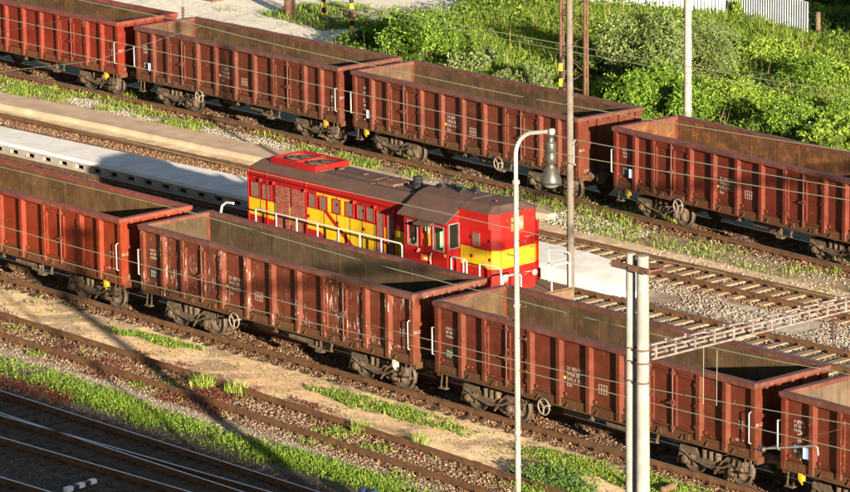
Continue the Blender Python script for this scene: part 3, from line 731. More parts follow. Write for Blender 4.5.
wagon(14.0, yA, 'dark brown open wagon behind the twin concrete poles', GA, (0.093, 0.021, 0.011), (0.071, 0.045, 0.025), seed=3, rust=.4, blue=False, ylw=False, iamt=.5)
wagon(28.07, yA, 'open wagon cut by the right frame edge with chalk writing up its first panel', GA, (0.096, 0.021, 0.011), (0.099, 0.069, 0.047), seed=4, vert='HE17V 2', plate=True, blue=True, yv='left', iamt=.2)
wagon(-42.66, yB, 'crimson open wagon in the top left corner at the end of the back row', GB, (0.133, 0.016, 0.008), (0.067, 0.040, 0.022), L=12.66, W=1.58, seed=5, plate=False, fade=.25, rust=.3, yv='right', wheel_x=-2.2, text_panel=3)
wagon(-28.8, yB, 'brown open wagon carrying a small grey gravel heap, second in the back row', GB, (0.088, 0.021, 0.012), (0.067, 0.041, 0.024), L=12.66, W=1.58, seed=6, blue=True, yv='right', wheel_x=-2.2, load=-3.6)
wagon(-15.3, yB, 'red brown open wagon behind the curved lamp, chalk writing at its left end', GB, (0.093, 0.023, 0.013), (0.071, 0.045, 0.026), L=12.70, W=1.56, seed=7, blue=True, yv='left', wheel_x=2.06, vert='P804C 26', plate=False)
wagon(-.72, yB, 'dark red open wagon with orange rusty inside at the right end of the back row', GB, (0.096, 0.016, 0.009), (0.094, 0.043, 0.019), L=12.66, W=1.56, seed=8, blue=True, yv='left', wheel_x=-2.9, rustc=(0.260, 0.105, 0.031), iamt=.8)

# ------------------------------------------------------------------ locomotive  (local x = world x + 3, local y = world y - 6)
loco = empty('diesel_locomotive', (-3, 6.0, 0), 0, 'red and yellow diesel locomotive with brown roof and an off-centre cab', 'locomotive')
def LX(x): return x+3
def roofed(mb, x0, x1, hw, z0, ze, zr, inset, m=0, mr=1, lend=0, rend=0):
    # body box with chamfered roof; lend/rend = slope of the roof end
    pr = [(-hw, z0), (hw, z0), (hw, ze), (-hw, ze)]
    mb.prism(pr, 'x', x0, x1, m)
    e = .05
    b_ = [(x0-e*0, -hw-.03, ze+.002), (x1, -hw-.03, ze+.002), (x1, hw+.03, ze+.002), (x0, hw+.03, ze+.002)]
    t_ = [(x0+lend, -hw+inset, zr), (x1-rend, -hw+inset, zr), (x1-rend, hw-inset, zr), (x0+lend, hw-inset, zr)]
    mb.add(b_+t_, [(0,3,2,1),(4,5,6,7),(0,1,5,4),(1,2,6,5),(2,3,7,6),(3,0,4,7)], mr)
mb = MB(); roofed(mb, LX(-9), LX(-.6), 1.0, 1.5, 3.74, 4.02, .36, 0, 1, .30, 0)
for x in (-8.98, -8.02, -6.02, -0.95):  mb.box(LX(x)-.03, LX(x)+.03, -1.025, 1.025, 1.52, 3.738, 0)
mb.box(LX(-9)-.01, LX(-.62), -1.018, 1.018, 3.46, 3.50, 0)
# roof seams
for x in (-8.1, -5.75, -3.2): mb.box(LX(x)-.02, LX(x)+.02, -.655, .655, 4.021, 4.045, 1)
mb.box(LX(-5.5), LX(-1.4), -.36, -.33, 4.021, 4.05, 1); mb.box(LX(-5.5), LX(-1.4), .33, .36, 4.021, 4.05, 1)
mb.box(LX(-5.5), LX(-5.46), -.32, .32, 4.021, 4.05, 1); mb.box(LX(-1.44), LX(-1.4), -.32, .32, 4.021, 4.05, 1)
mb.build('long_hood', ['red', 'roof_brown'], loco)
mb = MB(); x0, x1 = LX(1.43), LX(3.06)
pl = [(x0, -1.0), (x1-.26, -1.0), (x1, -.72), (x1, .72), (x1-.26, 1.0), (x0, 1.0)]
mb.prism(pl, 'z', 1.5, 4.02, 0)
n = len(pl); cx = (x0+x1)/2
tp = [(x0, -.60, 4.22), (x1-.45, -.60, 4.22), (x1-.3, -.4, 4.22), (x1-.3, .4, 4.22), (x1-.45, .60, 4.22), (x0, .60, 4.22)]
mb.add([(p[0], p[1], 4.022) for p in pl]+tp, [tuple(range(n-1, -1, -1)), tuple(range(n, 2*n))]+[(i, (i+1) % n, (i+1) % n+n, i+n) for i in range(n)], 1)
# corner facets in darker red, shade put into their colour
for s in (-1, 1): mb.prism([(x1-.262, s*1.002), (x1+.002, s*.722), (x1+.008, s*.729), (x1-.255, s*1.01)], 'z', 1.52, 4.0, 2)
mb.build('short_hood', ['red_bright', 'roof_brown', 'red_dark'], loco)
# yellow bands and red stripe, thin painted plates
for s in (-1, 1):
    mb = MB(); P = lambda pts, d0, d1, m=0: mb.prism([(LX(a), b_) for a, b_ in pts], 'y', s*d0, s*d1, m)
    P([(-8.95, 2.20), (-6.05, 2.14), (-6.05, 2.74), (-8.95, 2.76)], 1.001, 1.006)
    P([(-5.95, 1.62), (-.62, 1.62), (-.62, 2.80), (-5.95, 2.88)], 1.001, 1.006); P([(-5.05, 2.885), (-3.95, 2.872), (-3.75, 3.44), (-5.50, 3.44)], 1.001, 1.006)
    P([(-5.25, 2.96), (-5.02, 2.96), (-3.15, 1.61), (-3.42, 1.61)], 1.0065, 1.011, 1)
    P([(-5.96, 1.61), (-4.5, 1.61), (-5.3, 2.16), (-5.96, 2.18)], 1.0065, 1.010, 1)
    P([(1.5, 2.28), (2.955, 2.28), (2.955, 2.87), (1.5, 2.87)], 1.001, 1.007)
    mb.build('yellow_band', ['yellow', 'red'], loco)
mb = MB(); mb.box(x1+.001, x1+.007, -.70, .70, 2.28, 2.87)
for s in (-1, 1): mb.prism([(x1-.255, s*1.012), (x1+.009, s*.731), (x1+.013, s*.735), (x1-.25, s*1.017)], 'z', 2.28, 2.87, 0)
mb.build('yellow_band', 'yellow', loco)
# hood side windows, grilles, doors
for s in (-1, 1):
    def pane(x0_, x1_, z0, z1, mat, name, fr=.03):
        mb = MB(); mb.box(LX(x0_), LX(x1_), s*1.004, s*1.022, z0, z1, 0)
        o = mb.build(name, mat, loco)
        mb = MB()
        for a, b_, c, d in ((x0_-fr, x0_, z0-fr, z1+fr), (x1_, x1_+fr, z0-fr, z1+fr), (x0_+.001, x1_-.001, z0-fr, z0), (x0_+.001, x1_-.001, z1, z1+fr)): mb.box(LX(a), LX(b_), s*1.005, s*1.04, c, d)
        mb.build('frame', 'red', o)
    for a, b_ in ((-8.78, -8.36), (-8.05+.0, -7.99)): 
        pass
    pane(-8.80, -8.38, 2.82, 3.30, 'vent_brown', 'side_window'); pane(-8.22, -7.80+.0, 2.82, 3.30, 'vent_brown', 'side_window')
    for a, b_ in ((-7.55+.0, -6.85), (-6.72, -6.08)):
        mb = MB(); mb.box(LX(a), LX(b_), s*1.004, s*1.014, 1.92, 3.36)
        z = 1.95
        while z < 3.33: mb.prism([(s*1.014, z), (s*1.05, z+.01), (s*1.014, z+.055)], 'x', LX(a), LX(b_)); z += .085
        mb.build('grille', 'grille', loco)
    for a in (-5.83, -5.28, -4.62, -3.98, -3.42, -2.95-.0): pane(a, a+.34, 2.92, 3.36, 'vent_brown', 'side_window', .025)
    for a in (-2.45, -1.95): pane(a, a+.30, 1.75, 3.32, 'vent_brown', 'side_door', .025)
    for a in (-8.3, -7.62, -6.0, -3.55, -2.52, -1.6): MB().lathe((LX(a), s*1.05, 0), [(.06, 3.38), (.07, 3.42), (.05, 3.47), (.01, 3.49)], 10).build('lifting_lug', 'red_bright', loco)
    mb = MB(); mb.box(LX(2.02), LX(2.94), s*1.0, s*1.012, 1.6, 3.55)
    mb.box(LX(2.02), LX(2.94), s*1.012, s*1.022, 3.5, 3.53); o = mb.build('hood_door', 'red_bright', loco)
    mb = MB(); mb.box(LX(2.02), LX(2.94), s*1.0125, s*1.017, 2.29, 2.86); mb.build('yellow_band', 'yellow', o)
    mb = MB(); mb.box(LX(2.10), LX(2.42), s*1.0125, s*1.03, 2.95, 3.36); mb.build('vent', 'vent_brown', o)
# roof equipment
mb = MB(); a, b_, c, d = LX(-8.15), LX(-5.85), -.72, .72; z0, z1 = 4.0, 4.20
mb.box(a, b_, c, c+.08, z0, z1); mb.box(a, b_, d-.08, d, z0, z1); mb.box(a, a+.08, c+.081, d-.081, z0, z1-.001); mb.box(b_-.08, b_, c+.081, d-.081, z0, z1-.001)
mb.box((a+b_)/2-.06, (a+b_)/2+.06, c+.081, d-.081, z0, z1-.002)
mb.box(a+.08, b_-.08, c+.08, d-.08, 4.06, 4.12, 1)
o = mb.build('radiator_housing', ['red', 'roof_brown'], loco)
for q in (a+.62, b_-.62):
    mb = MB(); mb.torus((q, 0, 4.16), .42, .02, 'z', 24, 5)
    for k in range(6): t_ = k*math.pi/3; mb.bar((q, 0, 4.15), (q+.4*math.cos(t_), .4*math.sin(t_), 4.15), .1, .012)
    mb.build('fan', 'steel_rust', o)
mb = MB(); mb.lathe((LX(-1.9), .25, 4.0), [(.16, 0), (.16, .30), (.18, .32), (.12, .33)], 14); mb.build('exhaust_stack', 'black', loco); mb = MB(); mb.lathe((LX(-1.4), -.25, 4.0), [(.10, 0), (.10, .24), (.12, .25)], 12); mb.build('exhaust_stack', 'black', loco)
for (xx, yy) in ((-.25, -.25), (.1, .05), (.55, -.1), (.95, .15)):
    mb = MB(); mb.lathe((LX(xx), yy, 4.24), [(.05, 0), (.05, .12), (.03, .13)], 8); mb.lathe((LX(xx), yy, 4.38), [(.03, -.18), (.045, -.02), (.09, .14)], 10, 0, 'x'); mb.build('horn', 'black', loco)
mb = MB(); mb.lathe((LX(2.3), -.2, 4.15), [(.12, 0), (.12, .05), (.04, .07), (.04, .14)], 10); mb.build('roof_cap', 'red_dark', loco)
# cab: walls with real openings
mb = MB(); cx0, cx1 = LX(-.6), LX(1.43)
def wall_open(mb, y0, y1, X0, X1, Z0, Z1, opens, m=0):
    xs = sorted(set([X0, X1]+[v for o_ in opens for v in o_[:2]])); zs = sorted(set([Z0, Z1]+[v for o_ in opens for v in o_[2:]]))
    return xs, zs
def panelwall(mb, fixed, axis_, U0, U1, Z0, Z1, opens, m=0):
    us = sorted(set([U0, U1]+[v for o_ in opens for v in o_[:2]])); zs = sorted(set([Z0, Z1]+[v for o_ in opens for v in o_[2:4]]))
    for i in range(len(us)-1):
        for j in range(len(zs)-1):
            uc, zc = (us[i]+us[i+1])/2, (zs[j]+zs[j+1])/2
            if any(o_[0] < uc < o_[1] and o_[2] < zc < o_[3] for o_ in opens): continue
            if axis_ == 'y': mb.box(us[i], us[i+1], fixed[0], fixed[1], zs[j], zs[j+1], m)
            else: mb.box(fixed[0], fixed[1], us[i], us[i+1], zs[j], zs[j+1], m)
sides = [(LX(-.40), LX(.02), 2.68, 3.40), (LX(.20), LX(.68), 2.68, 3.42), (LX(.80), LX(1.26), 2.68, 3.42)]
for s in (-1, 1): panelwall(mb, (s*1.44, s*1.50), 'y', cx0, cx1, 1.5, 3.56, sides)
ends = [(-1.42, -1.03, 2.78, 3.54), (1.03, 1.42, 2.78, 3.54)]
for xx in (cx0, cx1-.06):
    panelwall(mb, (xx+.0, xx+.06), 'x', -1.44, 1.44, 1.5, 3.56, ends)
    mb.prism([(-1.50, 3.56), (1.50, 3.56), (.66, 4.08), (-.66, 4.08)], 'x', xx, xx+.06, 0)
mb.build('cab_walls', 'red', loco)
mb = MB(); mb.box(cx0+.07, cx1-.07, .99, 1.01, 1.5, 2.6); mb.box(cx0+.061, cx1-.061, 1.40, 1.438, 1.5, 2.66)
panelwall(mb, (cx0+.061, cx0+.08), 'x', -1.43, 1.40, 1.5, 3.55, ends); mb.box(cx0+.08, cx1-.08, -1.4, 1.4, 1.5, 1.55)
mb.box(cx0+.9, cx0+1.5, -.2, .5, 1.55, 2.5); mb.box(LX(.95), LX(1.32), -.55, .2, 1.55, 2.75)
mb.box(LX(.62), LX(.68), -1.30, -.35, 1.56, 3.15)  # panel added to catch the sun so the side window looks bright
mb.build('cab_interior', 'cab_green', loco)
mb = MB()
rp = [(-1.60, 3.55), (-1.60, 3.60), (-.70, 4.16), (-.45, 4.22), (.45, 4.22), (.70, 4.16), (1.60, 3.60), (1.60, 3.55), (.66, 4.085), (-.66, 4.085)]
mb.prism([(-1.60, 3.565), (-1.60, 3.61), (-.70, 4.17), (-.40, 4.24), (.40, 4.24), (.70, 4.17), (1.60, 3.61), (1.60, 3.565), (.67, 4.10), (-.67, 4.10)], 'x', cx0-.22, cx1+.03)
mb.box(cx0-.2, cx1, -.3, -.27, 4.235, 4.27)
mb.build('cab_roof', 'roof_brown', loco)
for s in (-1, 1):
    for k, (a, b_, c, d) in enumerate(sides):
        mb = MB(); f = .035
        for (u0, u1, v0, v1) in ((a-f, a, c-f, d+f), (b_, b_+f, c-f, d+f), (a, b_, c-f, c), (a, b_, d, d+f)): mb.box(u0+.001, u1-.001, s*1.503, s*1.525, v0, v1)
        o = mb.build('cab_window', 'steel_grey' if k != 1 else 'red_dark', loco)
        if k != 1 or s == 1:
            mb = MB(); mb.box(a, b_, s*1.465, s*1.475, c, d); mb.build('pane', 'glass', o)
for xx in (cx0-.015, cx1+.015):
    for (a, b_, c, d) in ends:
        mb = MB(); f = .022; e = .02
        for (u0, u1, v0, v1) in ((a-f, a, c-f, d+f), (b_, b_+f, c-f, d+f), (a, b_, c-f, c), (a, b_, d, d+f)): mb.box(xx-e, xx+e, u0+.001, u1-.001, v0, v1)
        o = mb.build('cab_window', 'steel_grey', loco)
        sgn = .03 if xx < cx1 else -.05
        mb = MB(); mb.box(xx+sgn, xx+sgn+.008, a, b_, c, d); mb.build('pane', 'glass', o)
for s in (-1, 1):
    mb = MB(); mb.prism([(s*1.49, 3.54), (s*1.78, 3.44), (s*1.78, 3.42), (s*1.49, 3.48)], 'x', LX(.12), LX(.80)); mb.build('sun_visor', 'roof_brown', loco)
    mb = MB(); mb.box(LX(.20), LX(.62), s*1.501, s*1.51, 2.24, 2.42); mb.box(LX(.33), LX(.50), s*1.51, s*1.514, 2.28, 2.36, 1); mb.build('number_plate', ['orange', 'label_white'], loco)
    mb = MB(); mb.tube([(LX(.74), s*1.53, 1.7), (LX(.74), s*1.58, 1.75), (LX(.74), s*1.58, 2.5), (LX(.74), s*1.53, 2.55)], .014, 6); mb.build('door_handle', 'steel_grey', loco)
text_mesh('lettering', '735 102-8', .14, 'text', loco, (LX(-.3), -1.506, 2.0))
mb = MB(); mb.box(LX(1.28)+0, LX(1.38), -1.51, -1.501, 2.5, 2.6); mb.build('warning_sign', 'yellow', loco)
# front face: orange plate with round lamp, head lamps
mb = MB(); mb.box(x1+.001, x1+.012, -.28, .24, 3.42, 3.86); mb.build('lamp_panel', 'orange_dull', loco)
mb = MB(); mb.lathe((x1+.012, -.02, 3.66), [(.19, 0), (.19, .05), (.165, .06), (.16, .03)], 20, 0, 'x'); o = mb.build('head_lamp', 'steel_grey', loco)
mb = MB(); mb.lathe((x1+.03, -.02, 3.66), [(.158, 0), (.15, .03), (.05, .05)], 18, 0, 'x'); mb.build('lens', 'lamp_glass', o)
for yy in (-.62, .62):
    mb = MB(); mb.lathe((x1+.0, yy, 1.98), [(.14, 0), (.14, .1), (.11, .11)], 16, 0, 'x'); o = mb.build('buffer_lamp', 'red_bright' if yy > 0 else 'steel_grey', loco)
    mb = MB(); mb.lathe((x1+.105, yy, 1.98), [(.11, 0), (.10, .03), (.03, .045)], 16, 0, 'x'); mb.build('lens', 'lamp_glass', o)
mb = MB()
for k in range(4): z = 2.05+k*.38; MB().tube([(x1, .28, z), (x1+.1, .28, z), (x1+.1, .58, z), (x1, .58, z)], .014, 6).build('ladder_rung', 'steel_grey', loco)
mb.tube([(x1+.0, -.55, 2.6), (x1+.06, -.55, 2.6), (x1+.06, .1, 2.6), (x1, .1, 2.6)], .012, 6)
mb.build('grab_rail', 'steel_grey', loco)
# panel seams, hinges, louvres and dirt-catching trim on the hoods
for s in (-1, 1):
    for x in (-8.35, -7.62, -6.78, -5.1, -4.45, -3.8, -3.2, -2.6, -1.5):
        MB().box(LX(x)-.008, LX(x)+.008, s*1.012, s*1.019, 1.55, 3.44).build('seam', 'black', loco)
    for x in (-5.85, -4.4, -3.1, -1.7, 2.06, 2.9):
        for z in (1.9, 2.6, 3.2): MB().box(LX(x)-.03, LX(x)+.03, s*1.022, s*1.045, z-.05, z+.05).build('hinge', 'red_dark', loco)
    MB().tube([(LX(-8.9), s*1.06, 3.56), (LX(-.7), s*1.06, 3.54)], .018, 6).build('roof_rail', 'red_dark', loco)
    mb = MB(); z = 1.7
    while z < 2.2: mb.prism([(s*1.014, z), (s*1.05, z+.01), (s*1.014, z+.05)], 'x', LX(2.15), LX(2.8)); z += .08
    mb.build('louvre', 'red', loco)
for x in (-7.9, -6.9, -5.4, -4.2, -3.0): MB().box(LX(x)-.05, LX(x)+.05, -.1, .1, 4.03, 4.12).build('lifting_eye', 'roof_brown', loco)
MB().box(LX(-5.3), LX(-3.4), -.30, .30, 4.022, 4.075).build('roof_hatch', 'roof_brown', loco); MB().box(LX(-3.1), LX(-2.3), -.45, .35, 4.022, 4.10).build('roof_hatch', 'steel_rust', loco)
for x in (-.9, -.75): MB().tube([(LX(x), .5, 4.2), (LX(x), .5, 4.5), (LX(x)+.3, .5, 4.52)], .03, 6).build('roof_pipe', 'black', loco)
# deck, bogies, tank, buffers
mb = MB(); mb.box(-7.05, 6.95, -1.5, 1.5, 1.22, 1.50, 0); mb.box(-7.05, 6.95, -1.52, 1.52, 1.10, 1.215, 1); mb.build('deck', ['deck_brown', 'red'], loco)
for e in (-1, 1):
    X_ = 6.95 if e > 0 else -7.05
    mb = MB(); mb.box(X_, X_+e*.1, -1.45, 1.45, .85, 1.47); mb.build('buffer_beam', 'deck_brown', loco)
    for s in (-1, 1):
        mb = MB(); mb.lathe((X_+e*.1, s*.875, 1.05), [(a, e*b_) for a, b_ in [(.14, 0), (.14, .22), (.09, .23), (.09, .38), (.23, .39), (.24, .42), (.2, .44)]], 16, 0, 'x'); mb.build('buffer', 'steel_rust', loco)
    bo = inst('bogie', ME_BF, loco, (e*4.4, 0, 0))
    for q in (-.9, .9): inst('wheelset', ME_WH, bo, (q, 0, 0))
mb = MB(); mb.box(-1.6, 1.6, -1.2, 1.2, .4, 1.08); mb.build('fuel_tank', 'bogie', loco)
# walkway hand rails, white
def rail(pts, posts, r=.028):
    mb = MB(); mb.tube(pts, r, 7)
    for p in posts: mb.tube([p, (p[0], p[1], 1.5)], r*.9, 7)
    return mb.build('hand_rail', 'white', loco)
for s in (-1, 1):
    y = s*1.47; zt = 2.58
    pts = [(LX(-8.05), y, 1.5), (LX(-8.05), y, zt-.05), (LX(-7.98), y, zt), (LX(-.82), y, zt), (LX(-.75), y, zt-.05), (LX(-.75), y, 1.5)]
    rail(pts, [(LX(x), y, zt) for x in (-7.0, -5.95, -4.9, -3.85, -2.8, -1.75)])
    rail([(LX(1.58), y, 1.5), (LX(1.58), y, zt-.06), (LX(1.66), y, zt), (LX(2.2), y, zt), (LX(2.3), y, zt-.06), (LX(2.3), y, 1.5)], [(LX(2.15), y, zt)])
    rail([(LX(2.9), y, 1.5), (LX(2.9), y, zt-.06), (LX(2.98), y, zt), (LX(3.8), y, zt), (LX(3.88), y, zt-.06), (LX(3.88), y, 1.5)], [])
    rail([(LX(-10.0), y*.93, 1.5), (LX(-10.03), y*.93, 2.1), (LX(-9.95), y*.93, 2.35), (LX(-9.7), y*.93, 2.5), (LX(-9.35), y*.93, 2.52)], [], .045)
    rail([(6.9, s*.65, 1.5), (6.9, s*.65, 2.2), (6.9, s*.75, 2.3), (6.9, s*1.35, 2.3), (6.9, s*1.42, 2.2), (6.9, s*1.42, 1.5)], [])

# ------------------------------------------------------------------ the driver, one skinned body
def person(loc, rz):
    root = empty('person', loc, rz, 'person in an orange jacket standing at the open cab door of the locomotive', 'person')
    V = [(0,0,.95),(0,0,1.15),(0,0,1.38),(0,0,1.50),(0,-.01,1.60),(0,-.015,1.70),
         (.20,0,1.42),(.26,-.04,1.16),(.18,-.26,1.06),(-.20,0,1.42),(-.27,-.02,1.15),(-.22,-.22,1.02),
         (.10,0,.90),(.11,-.02,.50),(.11,.02,.08),(.11,-.14,.04),(-.10,0,.90),(-.11,-.02,.50),(-.11,.02,.08),(-.11,-.14,.04)]
    E = [(0,1),(1,2),(2,3),(3,4),(4,5),(2,6),(6,7),(7,8),(2,9),(9,10),(10,11),(0,12),(12,13),(13,14),(14,15),(0,16),(16,17),(17,18),(18,19)]
    Rr = [.16,.15,.17,.062,.085,.095,.075,.055,.042,.075,.055,.042,.095,.065,.05,.045,.095,.065,.05,.045]
    # short unequal fingers and thumbs rooted in the palms
    for base, pal, sx in ((8, (.17,-.33,1.04), 1), (11, (-.20,-.29,1.00), -1)):
        i0 = len(V); V.append(pal); Rr.append(.036); E.append((base, i0))
        for k, ln in enumerate((.065, .08, .075, .055)):
            a = len(V); V += [(pal[0]+(k-1.5)*.022, pal[1]-.045, pal[2]-.01), (pal[0]+(k-1.5)*.024, pal[1]-.045-ln*.6, pal[2]-.035), (pal[0]+(k-1.5)*.024, pal[1]-.045-ln*.7, pal[2]-.07)]
            Rr += [.010, .009, .008]; E += [(i0, a), (a, a+1), (a+1, a+2)]
        a = len(V); V += [(pal[0]-sx*.045, pal[1]-.01, pal[2]), (pal[0]-sx*.06, pal[1]-.05, pal[2]-.02)]; Rr += [.011, .009]; E += [(i0, a), (a, a+1)]
    me = bpy.data.meshes.new('person_body'); me.from_pydata(V, E, []); o = bpy.data.objects.new('tmp', me); COL.objects.link(o)
    mo = o.modifiers.new('s', 'SKIN'); mo.use_smooth_shade = True
    for i, sv in enumerate(me.skin_vertices[0].data):
        sv.radius = (Rr[i], Rr[i]*.8 if i < 3 else Rr[i]); sv.use_root = (i == 0)
    o.modifiers.new('u', 'SUBSURF').levels = 1
    dg = bpy.context.evaluated_depsgraph_get(); dg.update()
    m2 = bpy.data.meshes.new_from_object(o.evaluated_get(dg)); bpy.data.objects.remove(o)
    for k in ('trousers', 'jacket', 'skin'): m2.materials.append(M[k])
    for p in m2.polygons:
        c = p.center; hand = c.y < -.24 and c.z > .9
        p.material_index = 2 if (c.z > 1.49 or hand) else (1 if c.z > .93 else 0); p.use_smooth = True
    b = bpy.data.objects.new('body', m2); COL.objects.link(b); b.parent = root
    mb = MB(); mb.lathe((0, .005, 1.70), [(.098, 0), (.104, .04), (.095, .09), (.06, .125), (.01, .135)], 16); mb.build('hair', 'hair', b)
    mb = MB(); mb.lathe((.033, -.098, 1.705), [(.012, .012), (.008, -.004)], 8, 0, 'y'); mb.lathe((-.033, -.098, 1.705), [(.012, .012), (.008, -.004)], 8, 0, 'y'); mb.build('eyes', 'black', b)
    mb = MB(); mb.add([(-.014, -.095, 1.665), (.014, -.095, 1.665), (0, -.125, 1.665), (0, -.095, 1.71)], [(0,1,2),(0,2,3),(1,3,2),(0,3,1)]); mb.box(-.022, .022, -.100, -.09, 1.63, 1.637); mb.build('nose_and_mouth', 'skin', b)
    for s in (-1, 1):
        mb = MB(); mb.lathe((s*.092, 0, 1.69), [(.022, -.008), (.026, 0), (.014, .01)], 8, 0, 'x'); mb.build('ear', 'skin', b)
    return root
person((.16, 4.84, 1.56), .45)

# ------------------------------------------------------------------ poles, lamps, catenary
LAMP_X = 28.46
# street lamp with curved arm and hanging bell lamp
lamp = empty('yard_lamp', (LAMP_X, -17.5, -.2), 0, 'tall thin lamp post with curved white arm and hanging grey bell lamp', 'lamp post')
mb = MB(); mb.tube([(0, 0, 0), (0, 0, 5.0), (0, 0, 12.70)], .080, 12, 0, r2=.062); mb.lathe((0, 0, 0), [(.2, 0), (.2, .3), (.12, .35)], 12)
for z in (12.68, 9.8, 6.8): mb.lathe((0, 0, z), [(.075, -.04), (.09, -.03), (.09, .04), (.07, .06)], 12)
mb.build('post', 'pole_concrete', lamp)
for k in range(27):
    z = 2.6+k*.38; s = 1 if k % 2 else -1; MB().tube([(s*.08, 0, z), (s*.30, 0, z), (s*.31, 0, z+.05)], .014, 5).build('climbing_step', 'steel_rust', lamp)
mb = MB(); arc = [(0, 0, 12.72), (0, 0, 13.30)]+[(.70-.70*math.cos(t_), 0/1, 13.30+.62*math.sin(t_)) for t_ in np.linspace(.15, 1.45, 9)]+[(1.16, 0, 14.03)]
mb.tube(arc, .048, 10); mb.lathe((1.20, 0, 14.03), [(.06, -.06), (.075, 0), (.06, .06)], 10); mb.build('curved_arm', 'white', lamp)
mb = MB(); prof = [(r_*.88, z_*.97+1.33) for r_, z_ in [(.02, 13.06), (.03, 12.98), (.09, 12.96), (.10, 12.90), (.085, 12.86), (.13, 12.84), (.145, 12.80), (.145, 12.60), (.13, 12.575), (.15, 12.56), (.145, 12.36), (.105, 12.33), (.10, 12.29), (.15, 12.22), (.225, 12.08), (.275, 11.94), (.28, 11.86), (.265, 11.86)]]
mb.lathe((1.16, 0, 0), prof, 24); o = mb.build('lamp_head', 'lamp_metal', lamp)
mb = MB(); mb.lathe((1.16, 0, 0), [(.21, 12.86), (.17, 12.79), (.08, 12.74), (.01, 12.73)], 20); mb.build('glass_bowl', 'lamp_glass', o)

# twin concrete poles with the portal beam
por = empty('catenary_portal', (31.7, -17, -.2), 0, 'pair of pale concrete poles carrying a flat riveted beam over the tracks', 'catenary mast')
for k, (dx, r_) in enumerate(((-.04, .125), (.34, .155))):
    mb = MB(); mb.tube([(dx, .0, 0), (dx, 0, 6), (dx, 0, 11.5)], r_+.03, 20, 0, r2=r_-.02); mb.build('concrete_pole', 'pole_concrete', por)
mb = MB()
mb.box(-.42, .78, -.24, -.20, 11.16, 11.30); mb.box(-.42, .78, .20, .24, 11.16, 11.30)
for x in (-.42, .16, .74): mb.tube([(x, -.27, 11.23), (x, .27, 11.23)], .025, 6)
mb.build('top_clamp', 'steel_rust', por)
for z in (8.6, 9.05, 9.35):
    mb = MB()
    for dx, r_ in ((-.04, .132), (.34, .162)): mb.torus((dx, 0, z), r_, .022, 'z', 22, 6)
    mb.build('steel_band', 'steel_rust', por)
mb = MB(); Lb = 46.0; yb = .30
for s in (-.16, .16):
    for z in (9.05, 9.27): mb.box(.16+s-.028, .16+s+.028, yb, Lb, z, z+.04)
y = yb+.1; k = 0
while y < Lb:
    for s in (-.16, .16): mb.box(.16+s-.02, .16+s+.02, y, y+.05, 9.088, 9.272)
    mb.box(.02, .30, y, y+.05, 9.311, 9.325); mb.box(.02, .30, y, y+.05, 9.036, 9.049)
    mb.lathe((.16-.16, y+.03, 9.326), [(.035, 0), (.035, .035)], 6); mb.lathe((.16+.16, y+.03, 9.326), [(.035, 0), (.035, .035)], 6)
    y += .62
mb.build('lattice_beam', 'beam_faded', por)
mb = MB(); mb.tube([(.16, 45.6, -.1), (.16, 45.6, 11)], .2, 16); mb.build('concrete_pole', 'pole_concrete', por)
def insul(mb, p, n=6, r=.07, h=.5):
    prof = []
    for i in range(n):
        z = -i*h/n; prof += [(.025, z), (r, z-.02), (r, z-.035), (.025, z-.05)]
    mb.lathe(p, prof, 10)
mb = MB(); mb.tube([(31.86, -10.62, 8.83), (31.86, -10.62, 8.68)], .02, 6); insul(mb, (31.86, -10.62, 8.68), 6, .075, .52); mb.tube([(31.86, -10.62, 8.17), (31.86, -10.62, 8.02)], .018, 6)
o = mb.build('insulator', 'insul'); tag(o, 'dark ribbed insulator hanging under the riveted beam at the right', 'insulator')
# concrete mast behind wagons
mast = empty('concrete_mast', (2.97, 8.35, -.2), 0, 'slender concrete mast with climbing spikes beside the locomotive nose', 'mast')
mb = MB(); mb.tube([(0, 0, 0), (0, 0, 6), (0, 0, 13.5)], .125, 14, 0, r2=.095)
for z in (4.6, 7.3, 9.1): mb.torus((0, 0, z), .118, .015, 'z', 18, 5)
mb.build('pole', 'mast_concrete', mast)
for k in range(26):
    z = 2.4+k*.40; s = 1 if k % 2 else -1; MB().tube([(s*.11, 0, z), (s*.28, 0, z), (s*.29, 0, z+.05)], .013, 5).build('climbing_step', 'steel_rust', mast)
# plain pole right of it
o2 = empty('concrete_pole', (-11.4, 28.0, -.2), 0, 'plain pale concrete pole standing in the bushes behind the dark red wagon', 'pole')
mb = MB(); mb.tube([(0, 0, 0), (0, 0, 7), (0, 0, 14)], .16, 16, 0, r2=.11); mb.build('shaft', 'pole_concrete', o2)
mb = MB()
for z in (3.3, 5.5, 6.6): mb.torus((0, 0, z), .146, .008, 'z', 20, 5)
mb.build('band', 'steel_rust', o2)
# lattice mast
lm = empty('lattice_mast', (-17.0, 27.5, -.2), 0, 'brown steel lattice mast with yellow and black stripes on its left leg', 'mast')
hw_, hd = .66, .07
for k, (sx, sy) in enumerate(((-1, -1), (1, -1), (-1, 1), (1, 1))):
    mb = MB(); hh = 14
    if sx < 0 and sy < 0:
        z = 0
        mb.box(sx*hw_-.035, sx*hw_+.035, sy*hd-.035, sy*hd+.035, 3.55, hh, 0)
        i = 0
        while z < 3.55:
            a = sx*hw_-.05; b_ = sx*hw_+.05; c = sy*hd-.05; z2 = min(3.55, z+.30); mb.box(a, b_, c, sy*hd+.05, z, z2, 1 + (i % 2)); z = z2; i += 1
        mb.build('leg', ['steel_rust', 'hazard_y', 'black'], lm)
    else:
        mb.box(sx*hw_-.035, sx*hw_+.035, sy*hd-.035, sy*hd+.035, 0, hh, 0); mb.build('leg', 'steel_rust', lm)
mb = MB(); z = .3; k = 0
